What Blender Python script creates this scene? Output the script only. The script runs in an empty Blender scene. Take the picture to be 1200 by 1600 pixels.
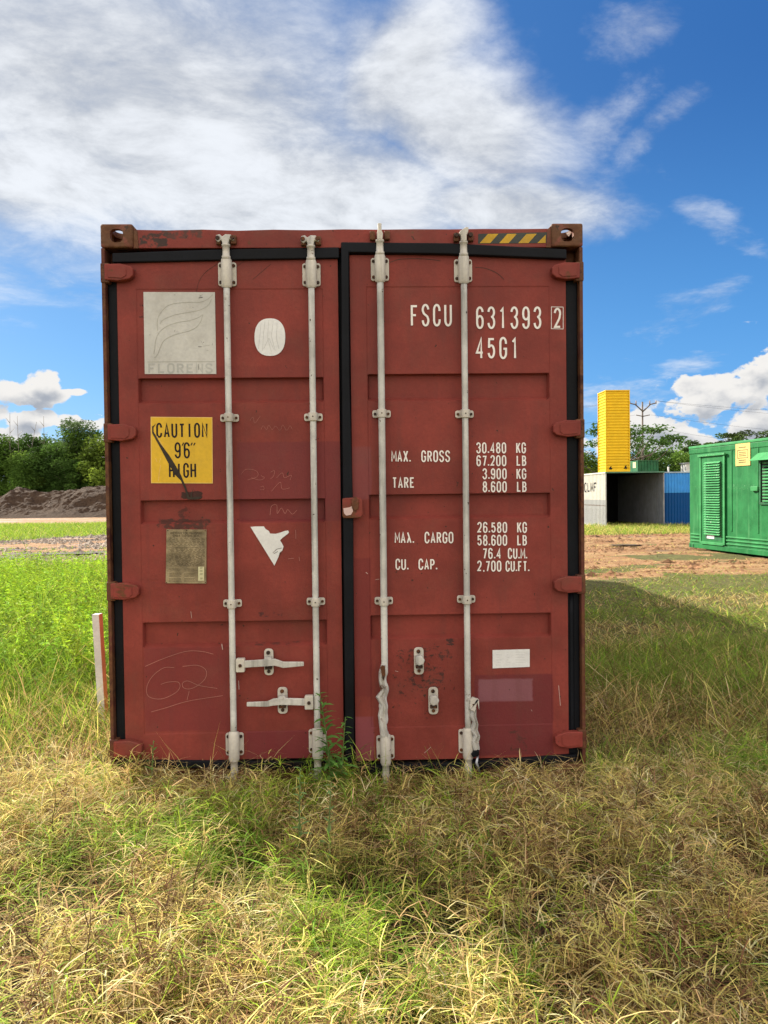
import bpy, bmesh, math, random
import numpy as np
from mathutils import Vector, Matrix
R = math.radians
random.seed(7)
rng = np.random.default_rng(7)
scene = bpy.context.scene
col = scene.collection

# ------------------------------------------------------------------ camera
CAM = np.array([0.0732, -3.9199, 1.5182])
YAW, PITCH, ROLL = 0.0290, -0.0212, -0.0116
FPX = 1202.0                                     # focal length in photo pixels (photo 1200 x 1600)
_f = np.array([math.sin(YAW)*math.cos(PITCH), math.cos(YAW)*math.cos(PITCH), math.sin(PITCH)])
_r0 = np.array([math.cos(YAW), -math.sin(YAW), 0.0]); _u0 = np.cross(_r0, _f)
_r = _r0*math.cos(ROLL)+_u0*math.sin(ROLL); _u = -_r0*math.sin(ROLL)+_u0*math.cos(ROLL)
cd = bpy.data.cameras.new('camera'); cam = bpy.data.objects.new('camera', cd); col.objects.link(cam)
cam.matrix_world = Matrix([[_r[0], _u[0], -_f[0], CAM[0]], [_r[1], _u[1], -_f[1], CAM[1]],
                           [_r[2], _u[2], -_f[2], CAM[2]], [0, 0, 0, 1]])
cd.sensor_fit = 'VERTICAL'; cd.sensor_height = 36.0; cd.lens = FPX/1600*36.0
cd.clip_start = 0.05; cd.clip_end = 3000
scene.camera = cam

def ray(px, py): return _f+_r*(px-600)/FPX+_u*(800-py)/FPX
def U(px, py, y=.03):                            # photo measurement -> (x, z) on the upright plane y
    d = ray(px, py); k = (y-CAM[1])/d[1]; q = CAM+k*d; return q[0], q[2]
def AE(px, py):
    d = ray(px, py); d = d/np.linalg.norm(d); return math.atan2(d[0], d[1]), math.asin(d[2])

# ------------------------------------------------------------------ light
SUN_EL, SUN_AZ = R(32.0), R(-45.0)               # azimuth measured from +Y towards +X
sun_dir = Vector((math.sin(SUN_AZ)*math.cos(SUN_EL), math.cos(SUN_AZ)*math.cos(SUN_EL), math.sin(SUN_EL)))
sl = bpy.data.lights.new('sun', 'SUN'); sl.energy = 4.4; sl.angle = R(0.5); sl.color = (1.0, .93, .80)
so = bpy.data.objects.new('sun', sl); col.objects.link(so)
so.rotation_euler = sun_dir.to_track_quat('Z', 'Y').to_euler()
so.location = (-20, 20, 20)
scene.view_settings.view_transform = 'Standard'; scene.view_settings.look = 'None'
scene.view_settings.exposure = 1.35; scene.view_settings.gamma = 1.0
scene.render.engine = 'CYCLES'

# ------------------------------------------------------------------ node helper
class NT:
    def __init__(s, tree): s.t = tree; tree.nodes.clear()
    def n(s, typ, **kw):
        nd = s.t.nodes.new(typ)
        for k, v in kw.items():
            if k.startswith('_'): setattr(nd, k[1:], v)
        return nd
    def put(s, sock, v):
        if isinstance(v, bpy.types.NodeSocket): s.t.links.new(v, sock)
        elif v is not None:
            try: sock.default_value = v
            except Exception: sock.default_value = (*v, 1.0)
    def m(s, op, a, b=None, c=None, clamp=False):
        nd = s.n('ShaderNodeMath', _operation=op, _use_clamp=clamp)
        s.put(nd.inputs[0], a)
        if b is not None: s.put(nd.inputs[1], b)
        if c is not None: s.put(nd.inputs[2], c)
        return nd.outputs[0]
    def vm(s, op, a, b=None):
        nd = s.n('ShaderNodeVectorMath', _operation=op); s.put(nd.inputs[0], a)
        if b is not None:
            if op == 'SCALE': s.put(nd.inputs[3], b)
            else: s.put(nd.inputs[1], b)
        return nd.outputs[0]
    def sep(s, v):
        nd = s.n('ShaderNodeSeparateXYZ'); s.put(nd.inputs[0], v); return nd.outputs
    def comb(s, x, y, z):
        nd = s.n('ShaderNodeCombineXYZ'); s.put(nd.inputs[0], x); s.put(nd.inputs[1], y); s.put(nd.inputs[2], z); return nd.outputs[0]
    def noise(s, v, scale, detail=4, rough=.55, lac=2.0, dist=0.0, out=0):
        nd = s.n('ShaderNodeTexNoise'); s.put(nd.inputs['Vector'], v); nd.inputs['Scale'].default_value = scale
        nd.inputs['Detail'].default_value = detail; nd.inputs['Roughness'].default_value = rough
        nd.inputs['Lacunarity'].default_value = lac; nd.inputs['Distortion'].default_value = dist
        return nd.outputs[out]
    def ss(s, v, a, b, lo=0.0, hi=1.0):          # smoothstep
        nd = s.n('ShaderNodeMapRange', _interpolation_type='SMOOTHSTEP')
        s.put(nd.inputs[0], v); s.put(nd.inputs[1], a); s.put(nd.inputs[2], b); s.put(nd.inputs[3], lo); s.put(nd.inputs[4], hi)
        return nd.outputs[0]
    def mix(s, f, a, b, bt='MIX'):
        nd = s.n('ShaderNodeMix', _data_type='RGBA', _blend_type=bt)
        s.put(nd.inputs[0], f); s.put(nd.inputs[6], a); s.put(nd.inputs[7], b); return nd.outputs[2]
    def attr(s, name):
        nd = s.n('ShaderNodeAttribute', _attribute_name=name); return nd.outputs['Color']
    def obj(s): return s.n('ShaderNodeTexCoord').outputs['Object']
    def bump(s, h, strength=.3, dist=.01):
        nd = s.n('ShaderNodeBump'); nd.inputs['Strength'].default_value = strength; nd.inputs['Distance'].default_value = dist
        s.put(nd.inputs['Height'], h); return nd.outputs[0]

def rgb(*c): return (*c, 1.0)
MATS = {}
def newmat(name):
    m = bpy.data.materials.new(name); m.use_nodes = True; MATS[name] = m; return m, NT(m.node_tree)
def finish(nt, color, rough=.6, metal=0.0, normal=None, spec=.5, trans=None):
    b = nt.n('ShaderNodeBsdfPrincipled'); nt.put(b.inputs['Base Color'], color); nt.put(b.inputs['Roughness'], rough)
    nt.put(b.inputs['Metallic'], metal); b.inputs['Specular IOR Level'].default_value = spec
    if normal is not None: nt.put(b.inputs['Normal'], normal)
    o = nt.n('ShaderNodeOutputMaterial'); out = b.outputs[0]
    if trans is not None:
        t = nt.n('ShaderNodeBsdfTranslucent'); nt.put(t.inputs[0], trans[1])
        mx = nt.n('ShaderNodeMixShader'); mx.inputs[0].default_value = trans[0]
        nt.t.links.new(out, mx.inputs[1]); nt.t.links.new(t.outputs[0], mx.inputs[2]); out = mx.outputs[0]
    nt.t.links.new(out, o.inputs[0])

# ------------------------------------------------------------------ sky (world)
w = bpy.data.worlds.new('World'); scene.world = w; w.use_nodes = True
nt = NT(w.node_tree)
sky = nt.n('ShaderNodeTexSky', _sky_type='NISHITA', _sun_disc=False)
sky.sun_elevation = SUN_EL; sky.sun_rotation = SUN_AZ
sky.air_density = 1.0; sky.dust_density = 0.6; sky.ozone_density = 3.0; sky.altitude = 200
D = nt.n('ShaderNodeTexCoord').outputs['Generated']
dx, dy, dz = nt.sep(D)
az = nt.m('ARCTAN2', dx, dy); el = nt.m('ARCSINE', dz)
def blob(px, py, rx, ry, rot=0.0, aza=az, ela=el):
    a0, e0 = AE(px, py); ca, sa = math.cos(rot), math.sin(rot)
    p = nt.m('SUBTRACT', aza, a0); q = nt.m('SUBTRACT', ela, e0)
    p2 = nt.m('ADD', nt.m('MULTIPLY', p, ca/(rx/FPX)), nt.m('MULTIPLY', q, sa/(rx/FPX)))
    q2 = nt.m('ADD', nt.m('MULTIPLY', p, -sa/(ry/FPX)), nt.m('MULTIPLY', q, ca/(ry/FPX)))
    return nt.m('SUBTRACT', 1.0, nt.m('SQRT', nt.m('ADD', nt.m('MULTIPLY', p2, p2), nt.m('MULTIPLY', q2, q2))))
def union(l):
    r = l[0]
    for k in l[1:]: r = nt.m('MAXIMUM', r, k)
    return r
# high thin cloud: streaks on a layer overhead
zz = nt.m('ADD', nt.m('MAXIMUM', dz, 0.02), .12)
lay = nt.comb(nt.m('DIVIDE', dx, zz), nt.m('DIVIDE', dy, zz), 0.3)
warp = nt.vm('SCALE', nt.vm('SUBTRACT', nt.noise(lay, .8, 3, out=1), (.5, .5, .5)), .55)
layw = nt.vm('ADD', lay, warp)
lx, ly, lz = nt.sep(layw)
stre = nt.comb(nt.m('ADD', nt.m('MULTIPLY', lx, .75), nt.m('MULTIPLY', ly, .35)), nt.m('SUBTRACT', nt.m('MULTIPLY', ly, 1.25), nt.m('MULTIPLY', lx, .9)), 1.7)
n1 = nt.noise(stre, 1.5, 9, .60); n2 = nt.noise(layw, 4.6, 9, .64)
nc = nt.m('ADD', nt.m('MULTIPLY', n1, .50), nt.m('MULTIPLY', n2, .50))
big = union([blob(200, 160, 540, 250, R(-6)), blob(620, 120, 170, 90, R(35)), blob(430, 300, 470, 150, R(-4)), blob(790, 325, 200, 60, R(-8)), blob(40, 270, 320, 95, R(6)), blob(700, 190, 250, 110, R(-30)), blob(-500, -30, 900, 290)])
wis = union([blob(1005, 35, 95, 50, R(15)), blob(1040, 185, 130, 30, R(28)), blob(900, 230, 160, 60, R(30)), blob(1110, 470, 90, 30, R(35)), blob(1080, 570, 80, 25, R(15)), blob(1040, 500, 90, 40, R(30)), blob(100, 445, 140, 30, R(-8)), blob(960, 620, 160, 40), blob(1120, 350, 120, 30, R(-40))])
cd1 = nt.m('ADD', nt.ss(big, -.95, .85, -.37, .40), nc)
cirrus = nt.ss(cd1, .44, .92)
wd = nt.m('ADD', nt.ss(wis, -.6, .9, -.26, .12), nt.m('ADD', nt.m('MULTIPLY', nc, 1.6), -.3))
cirrus = nt.m('MAXIMUM', nt.m('MULTIPLY', cirrus, .93), nt.ss(wd, .46, .84, 0, .50))
# heaped cloud near the horizon
vz = nt.comb(dx, dy, nt.m('MULTIPLY', dz, 1.5))
cn = nt.noise(vz, 13.0, 9, .60, dist=.1); cn2 = nt.noise(vz, 26.0, 5, .6)
def heap(ela):
    global blob2
    blob2 = lambda *a: blob(*a, ela=ela)
    cum = union([blob2(52, 615, 62, 22), blob2(72, 602, 32, 22), blob2(8, 612, 50, 20), blob2(112, 612, 26, 7), blob2(50, 655, 50, 16), blob2(120, 660, 42, 16), blob2(20, 690, 120, 24), blob2(150, 700, 80, 20), blob2(300, 700, 300, 26), blob2(-200, 640, 200, 40)])
    cum = union([cum, blob2(1160, 612, 100, 42), blob2(1190, 585, 60, 46), blob2(1105, 632, 75, 26), blob2(1250, 600, 120, 80), blob2(1175, 660, 90, 34), blob2(1040, 690, 90, 42), blob2(1010, 668, 60, 22), blob2(700, 700, 300, 26), blob2(1500, 640, 240, 90)])
    cdn = nt.m('ADD', cum, nt.m('MULTIPLY', nt.m('SUBTRACT', cn, .5), 2.6))
    cdn = nt.m('ADD', cdn, nt.m('MULTIPLY', nt.m('SUBTRACT', cn2, .5), .7))
    return cdn
cdn = heap(el); cdu = heap(nt.m('ADD', el, .014))
cmask = nt.ss(cdn, .12, .30)
shade = nt.m('MULTIPLY', nt.ss(cdu, .1, 1.1), nt.ss(nt.noise(vz, 14, 6, .6), .30, .62, .45, 1.0))
ccol = nt.mix(shade, rgb(1.0, .98, .95), rgb(.44, .48, .55))
# sky colour: Nishita, deepened
hs = nt.n('ShaderNodeHueSaturation'); hs.inputs['Saturation'].default_value = 1.28; hs.inputs['Value'].default_value = 1.0
nt.put(hs.inputs['Color'], sky.outputs[0])
skyn = nt.vm('SCALE', hs.outputs[0], .125)
toward = nt.ss(az, -.8, .9)                       # paler towards the sun, deeper away from it
upc = nt.mix(toward, rgb(.032, .088, .20), rgb(.0065, .040, .145)); loc_ = nt.mix(toward, rgb(.052, .165, .325), rgb(.035, .135, .31))
hzc = rgb(.12, .24, .37)
deep = nt.mix(nt.ss(el, .02, .50), loc_, upc); deep = nt.mix(nt.ss(el, -.01, .10), hzc, deep)
skyc = nt.mix(.88, skyn, deep)
glow = nt.ss(nt.m('ADD', nt.m('MULTIPLY', n2, .6), nt.m('MULTIPLY', n1, .4)), .36, .62, .23, .375)
circ = nt.vm('MULTIPLY', nt.comb(glow, glow, glow), (.97, 1.0, 1.04))
c1 = nt.mix(cirrus, skyc, circ)
c2 = nt.mix(cmask, c1, nt.vm('SCALE', ccol, .36))
# bright sky added out of view, behind the camera and overhead, to fill the shade
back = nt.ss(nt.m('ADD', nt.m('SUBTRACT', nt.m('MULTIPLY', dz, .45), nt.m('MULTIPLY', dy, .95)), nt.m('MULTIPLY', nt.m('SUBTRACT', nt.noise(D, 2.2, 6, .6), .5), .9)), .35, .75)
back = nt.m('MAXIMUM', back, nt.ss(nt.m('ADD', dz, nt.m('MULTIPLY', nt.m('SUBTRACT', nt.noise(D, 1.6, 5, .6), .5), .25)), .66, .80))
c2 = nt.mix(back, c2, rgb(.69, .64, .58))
below = nt.ss(el, -.02, .0)
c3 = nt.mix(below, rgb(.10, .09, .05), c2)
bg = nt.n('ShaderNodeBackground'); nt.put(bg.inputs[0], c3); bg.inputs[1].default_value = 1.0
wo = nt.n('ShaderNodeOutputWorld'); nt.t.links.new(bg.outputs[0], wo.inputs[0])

# ------------------------------------------------------------------ materials
def paint(name, base, var=.18, rough=.55, rust=.0, specks=.0, patches=(), bumps=.12, dirt=0.0, metal=0.0, scale=1.0, streak=0.0, spec=.18):
    """aged paint; patches = (x0,x1,z0,z1,colour,amount[,noise]) repainted or stained rectangles on the real surface"""
    m, t = newmat(name); o = t.obj()
    n = t.noise(o, 3.0*scale, 6, .6); f = t.noise(o, 60*scale, 5, .6)
    dark = rgb(*[c*(1-var*1.6) for c in base]); lite = rgb(*[min(1, c*(1+var)) for c in base])
    c = t.mix(t.ss(n, .3, .7), dark, lite)
    c = t.mix(t.ss(f, .35, .75, 0, .25), c, rgb(*[b*.6 for b in base]))
    x, y, z = t.sep(o); jx = None
    jx = t.m('MULTIPLY', t.m('SUBTRACT', t.noise(o, 14, 5, .65), .5), .03)
    for p in patches:
        x0, x1, z0, z1, pc, am = p[:6]; s = min(.030, (x1-x0)*.3, (z1-z0)*.3) if len(p) > 6 and p[6] else .006
        xx = t.m('ADD', x, jx) if len(p) < 8 else x; zz_ = t.m('ADD', z, t.m('MULTIPLY', jx, .35))
        a = t.m('MULTIPLY', t.ss(xx, x0-s, x0+s), t.ss(xx, x1-s, x1+s, 1, 0))
        b = t.m('MULTIPLY', t.ss(zz_, z0-s, z0+s), t.ss(zz_, z1-s, z1+s, 1, 0))
        k = t.m('MULTIPLY', t.m('MULTIPLY', a, b), am)
        if len(p) > 6 and p[6]:
            cut = 1-p[6]*.5
            nn = t.noise(t.vm('MULTIPLY', o, (1, 1, 1.6)), 26, 7, .7)
            k = t.m('MULTIPLY', t.ss(t.m('ADD', nn, t.m('MULTIPLY', t.m('SUBTRACT', t.m('MULTIPLY', a, b), 1), .6)), cut-.12, cut+.0), am)
        c = t.mix(k, c, rgb(*pc))
    if streak:
        st = t.noise(t.vm('MULTIPLY', o, (1, 1, .06)), 24*scale, 5, .6)
        c = t.mix(t.ss(st, .50, .70, 0, streak), c, rgb(*[b*.45+.02 for b in base]))
    if rust:
        r = t.noise(t.vm('ADD', o, (3, 7, 1)), 9*scale, 10, .72)
        rc = t.mix(t.noise(o, 40, 4), rgb(.05, .022, .014), rgb(.19, .075, .03))
        c = t.mix(t.ss(r, .66-.35*rust, .74-.35*rust), c, rc)
    if specks:
        s_ = t.noise(t.vm('ADD', o, (9, 2, 5)), 38*scale, 3, .5)
        c = t.mix(t.ss(s_, .76-.08*specks, .79-.08*specks), c, rgb(.05, .025, .018))
    if dirt:
        c = t.mix(t.m('MULTIPLY', t.ss(t.noise(o, 5, 8, .7), .45, .75), dirt), c, rgb(.16, .12, .08))
    h = t.m('ADD', t.m('MULTIPLY', f, .5), n)
    finish(t, c, t.ss(n, .2, .8, rough-.08, rough+.12), metal, t.bump(h, bumps, .01), spec=spec)
    return m

RED = (.225, .043, .033)
def X(px, py=800): return U(px, py)[0]
def Z(px, py): return U(px, py)[1]
def box4(x0, y0, x1, y1): return (X(x0, (y0+y1)/2), X(x1, (y0+y1)/2), Z((x0+x1)/2, y1), Z((x0+x1)/2, y0))
PL = [(*box4(372, 690, 536, 815), (.145, .029, .033), .6), (*box4(226, 1012, 357, 1142), (.175, .030, .032), .6),
      (*box4(385, 1142, 489, 1192), (.155,.026,.032), .7), (*box4(505, 1060, 540, 1195), (.19, .032, .028), .5),
      (*box4(240, 808, 330, 830), (.045, .028, .022), .8, .95), (*box4(272, 790, 302, 814), (.07, .025, .02), .8, .9),
      (*box4(282, 768, 316, 781), (.03, .018, .014), .9, 1.3), (*box4(395, 1003, 470, 1010), (.09, .03, .025), .8, .9),
      (*box4(322, 705, 345, 760), (.07, .022, .02), .7, .62), (*box4(400, 955, 445, 966), (.05, .02, .02), .8, .8),
      (*box4(215, 470, 226, 500), (.02, .01, .01), .8, .8), (*box4(228, 572, 520, 600), (.16, .03, .026), .3)]
PR = [(*box4(742, 1054, 864, 1180), (.14, .025, .028), .85), (*box4(748, 1061, 833, 1096), (.22, .085, .10), .9),
      (*box4(551, 698, 580, 780), (.20, .055, .058), .6), (*box4(553, 872, 580, 1088), (.16, .027, .026), .7),
      (*box4(553, 1120, 584, 1195), (.235, .06, .072), .85), (*box4(618, 1005, 712, 1036), (.03, .022, .02), .75, .80),
      (*box4(632, 1036, 700, 1080), (.03, .022, .02), .75, .80), (*box4(612, 1052, 660, 1105), (.04, .02, .018), .75, .66),
      (*box4(660, 1108, 700, 1125), (.035, .02, .018), .75, .7), (*box4(695, 996, 712, 1010), (.02, .02, .02), .8, 1.0),
      (*box4(790, 1130, 830, 1180), (.06, .028, .022), .7, .75), (*box4(655, 1130, 700, 1190), (.07, .02, .018), .6, .55),
      (*box4(700, 392, 862, 452), (.20, .035, .028), .2)]
paint('red_left', RED, var=.16, specks=.5, patches=PL, dirt=.10, streak=.20, bumps=.28)
paint('red_right', RED, var=.16, specks=.6, patches=PR, dirt=.09, streak=.20, bumps=.28)
paint('red_plain', RED, var=.16, specks=.6, rust=.25, dirt=.2)
paint('red_rusty', (.20, .042, .031), var=.25, rust=.55, specks=1.0, dirt=.35, bumps=.4)
paint('post_rust', (.10, .030, .021), var=.4, rust=.62, specks=1.0, dirt=.3, bumps=.5, streak=.4)
paint('casting', (.16, .050, .034), var=.35, rust=.75, specks=1.0, dirt=.4, bumps=.6)
PH = [(*box4(215, 362, 268, 392), (.045, .032, .028), .95, 1.0), (*box4(250, 355, 320, 378), (.075, .045, .038), .8, .95),
      (*box4(156, 350, 600, 358.5), (.035, .02, .015), .8, 1.25), (*box4(600, 350, 912, 359), (.035, .02, .015), .8, 1.2)]
paint('header_red', (.215, .042, .033), var=.16, specks=.8, rust=.12, patches=PH, dirt=.2)
paint('off_white', (.60, .56, .49), var=.10, rough=.5, rust=.14, specks=.6, dirt=.30, streak=.5, bumps=.25)
paint('worn_white', (.55, .53, .49), var=.14, rough=.45, rust=.20, specks=.9, dirt=.40, streak=.8, bumps=.5)
paint('rod_white', (.60, .59, .55), var=.2, rough=.48, rust=.16, specks=.8, dirt=.35, streak=.95, bumps=.3)
paint('bolt', (.055, .035, .028), var=.4, rough=.7, rust=.5, metal=.2, bumps=.3)
paint('rubber', (.007, .008, .011), var=.3, rough=.5, bumps=.2, specks=0, spec=.12)
paint('sticker_white', (.56, .55, .51), var=.06, rough=.5, dirt=.25, specks=.2, bumps=.05)
paint('sticker_bright', (.74, .74, .73), var=.05, rough=.5, dirt=.08, specks=.1, bumps=.05)
paint('letter_white', (.82, .77, .72), var=.05, rough=.6, specks=.35, bumps=.05)
paint('ghost_grey', (.44, .44, .41), var=.1, rough=.6, bumps=0)
paint('ghost_line', (.40, .39, .33), var=.1, rough=.6, bumps=0)
paint('pinkish_edge', (.62, .45, .42), var=.1, bumps=0)
paint('sign_yellow', (.74, .46, .035), var=.10, rough=.5, dirt=.12, specks=.1, bumps=.1, streak=.15)
paint('sign_edge', (.78, .52, .16), var=.05, bumps=0)
paint('letter_black', (.014, .009, .012), var=.1, rough=.5, bumps=0)
paint('tear_dark', (.055, .042, .032), var=.4, rough=.7, bumps=.4)
paint('brass', (.30, .24, .145), var=.3, rough=.38, metal=.35, dirt=.5, bumps=.5, scale=4)
paint('brass_line', (.055, .038, .02), var=.3, bumps=0)
paint('label_cream', (.62, .58, .36), var=.05, bumps=0)
paint('chalk', (.43, .17, .14), var=.2, bumps=0)
paint('pale_scratch', (.52, .40, .36), var=.2, bumps=0)
paint('hazard_dark', (.05, .055, .05), var=.3, specks=.6, rough=.5)
paint('hazard_yellow', (.50, .30, .03), var=.25, specks=1.2, dirt=.3)
paint('steel_shiny', (.35, .36, .38), var=.2, rough=.3, metal=.9)

# ------------------------------------------------------------------ object helpers
def tag(o, label=None, cat=None, group=None, kind=None):
    if label: o['label'] = label
    if cat: o['category'] = cat
    if group: o['group'] = group
    if kind: o['kind'] = kind
    return o
def empty(name, loc=(0, 0, 0), rz=0.0):
    o = bpy.data.objects.new(name, None); o.empty_display_size = .3; col.objects.link(o)
    o.location = loc; o.rotation_euler = (0, 0, rz); return o
def fast_mesh(name, V, F, mat=None, parent=None, colors=None, smooth=False, nv=None):
    """V (n,3) array; F list of arrays (k, nverts)"""
    me = bpy.data.meshes.new(name); V = np.asarray(V, dtype=np.float32)
    me.vertices.add(len(V)); me.vertices.foreach_set('co', V.ravel())
    loops = np.concatenate([f.ravel() for f in F]).astype(np.int32)
    sizes = np.concatenate([np.full(len(f), f.shape[1]) for f in F]).astype(np.int32)
    st = np.concatenate([[0], np.cumsum(sizes)[:-1]]).astype(np.int32)
    me.loops.add(len(loops)); me.loops.foreach_set('vertex_index', loops)
    me.polygons.add(len(sizes)); me.polygons.foreach_set('loop_start', st)
    try: me.polygons.foreach_set('loop_total', sizes)
    except Exception: pass
    me.update(calc_edges=True)
    if colors is not None:
        a = me.color_attributes.new('tint', 'FLOAT_COLOR', 'POINT')
        a.data.foreach_set('color', np.c_[colors, np.ones(len(V))].astype(np.float32).ravel())
    me.polygons.foreach_set('use_smooth', np.full(len(sizes), bool(smooth)))
    if mat: me.materials.append(MATS[mat])
    o = bpy.data.objects.new(name, me); col.objects.link(o)
    if parent: o.parent = parent
    return o

class MB:
    """collects shapes, build() links them as one mesh object"""
    def __init__(s): s.bm = bmesh.new()
    def box(s, x0, x1, y0, y1, z0, z1, M=None):
        v = [s.bm.verts.new((x, y, z)) for x in (x0, x1) for y in (y0, y1) for z in (z0, z1)]
        if M is not None:
            for q in v: q.co = M @ q.co
        for f in ((0, 1, 3, 2), (4, 6, 7, 5), (0, 4, 5, 1), (2, 3, 7, 6), (0, 2, 6, 4), (1, 5, 7, 3)):
            s.bm.faces.new([v[i] for i in f])
        return s
    def prism(s, pts, y0, y1, M=None):           # outline in x,z extruded along y
        a = [s.bm.verts.new((p[0], y0, p[1])) for p in pts]; b = [s.bm.verts.new((p[0], y1, p[1])) for p in pts]
        if M is not None:
            for q in a+b: q.co = M @ q.co
        s.bm.faces.new(a); s.bm.faces.new(b[::-1]); n = len(pts)
        for i in range(n): s.bm.faces.new((a[(i+1) % n], a[i], b[i], b[(i+1) % n]))
        return s
    def tube(s, pts, rad, seg=12, cap=True, sy=1.0):
        pts = [Vector(p) for p in pts]
        if not hasattr(rad, '__len__'): rad = [rad]*len(pts)
        rings = []
        up = Vector((0, 1, 0))
        for i, p in enumerate(pts):
            d = (pts[min(i+1, len(pts)-1)]-pts[max(i-1, 0)]).normalized()
            if abs(d.dot(up)) > .95: up = Vector((1, 0, 0))
            a = d.cross(up).normalized(); b = a.cross(d).normalized()
            rings.append([s.bm.verts.new(p+(a*math.cos(k*2*math.pi/seg)+b*math.sin(k*2*math.pi/seg)*sy)*rad[i]) for k in range(seg)])
        for i in range(len(rings)-1):
            for k in range(seg):
                f = s.bm.faces.new((rings[i][k], rings[i][(k+1) % seg], rings[i+1][(k+1) % seg], rings[i+1][k])); f.smooth = True
        if cap: s.bm.faces.new(rings[0][::-1]); s.bm.faces.new(rings[-1])
        return s
    def build(s, name, mat, parent=None, bevel=0.0, seg=2, smooth=False):
        bmesh.ops.recalc_face_normals(s.bm, faces=s.bm.faces)
        if bevel:
            es = [e for e in s.bm.edges if len(e.link_faces) == 2 and e.calc_face_angle(0) > R(35)]
            bmesh.ops.bevel(s.bm, geom=es, offset=bevel, segments=seg, affect='EDGES', clamp_overlap=True, profile=.6)
        if smooth:
            for f in s.bm.faces: f.smooth = True
        me = bpy.data.meshes.new(name); s.bm.to_mesh(me); s.bm.free()
        me.materials.append(MATS[mat]); o = bpy.data.objects.new(name, me); col.objects.link(o)
        if parent: o.parent = parent
        return o

# flat ribbons (lettering, lines) on an upright plane; returns verts/faces appended into lists
def ribbon(V, F, pts, wd, y, M=None, closed=False):
    P = [np.array(p, float) for p in pts]; q = [P[0]]
    for p in P[1:]:
        if np.linalg.norm(p-q[-1]) > 1e-5: q.append(p)
    P = q; n = len(P)
    if n < 2: return
    if closed and np.linalg.norm(P[0]-P[-1]) < 1e-4: P = P[:-1]; n -= 1
    base = len(V)
    for i in range(n):
        a = P[i-1] if (i > 0 or closed) else None; b = P[(i+1) % n] if (i < n-1 or closed) else None
        d1 = (P[i]-a)/np.linalg.norm(P[i]-a) if a is not None else None
        d2 = (b-P[i])/np.linalg.norm(b-P[i]) if b is not None else None
        if d1 is None: d1 = d2
        if d2 is None: d2 = d1
        n1 = np.array([-d1[1], d1[0]]); n2 = np.array([-d2[1], d2[0]]); m = n1+n2; L = np.linalg.norm(m)
        m = n1 if L < 1e-6 else m/L; k = 1/max(.5, m@n1)
        yy = y-.00001*i
        for sg in (1, -1):
            c = P[i]+m*sg*wd/2*k; V.append((c[0], yy, c[1]))
    for i in range(n if closed else n-1):
        j = (i+1) % n; F.append((base+2*i, base+2*i+1, base+2*j+1, base+2*j))
def arc(cx, cy, rx, ry, a0, a1, n=14):
    return [(cx+rx*math.cos(R(a0+(a1-a0)*i/n)), cy+ry*math.sin(R(a0+(a1-a0)*i/n))) for i in range(n+1)]
def rot180(st): return [[(1-x, 1-y) for x, y in s] for s in st]
OV = arc(.5, .74, .5, .26, 0, 180)+arc(.5, .26, .5, .26, 180, 360)+[(1, .74)]
SIX = [arc(.5, .76, .5, .24, 5, 180)+arc(.5, .26, .5, .26, 180, 360)+[(1, .36)]+arc(.5, .34, .5, .24, 0, 150)]
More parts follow.
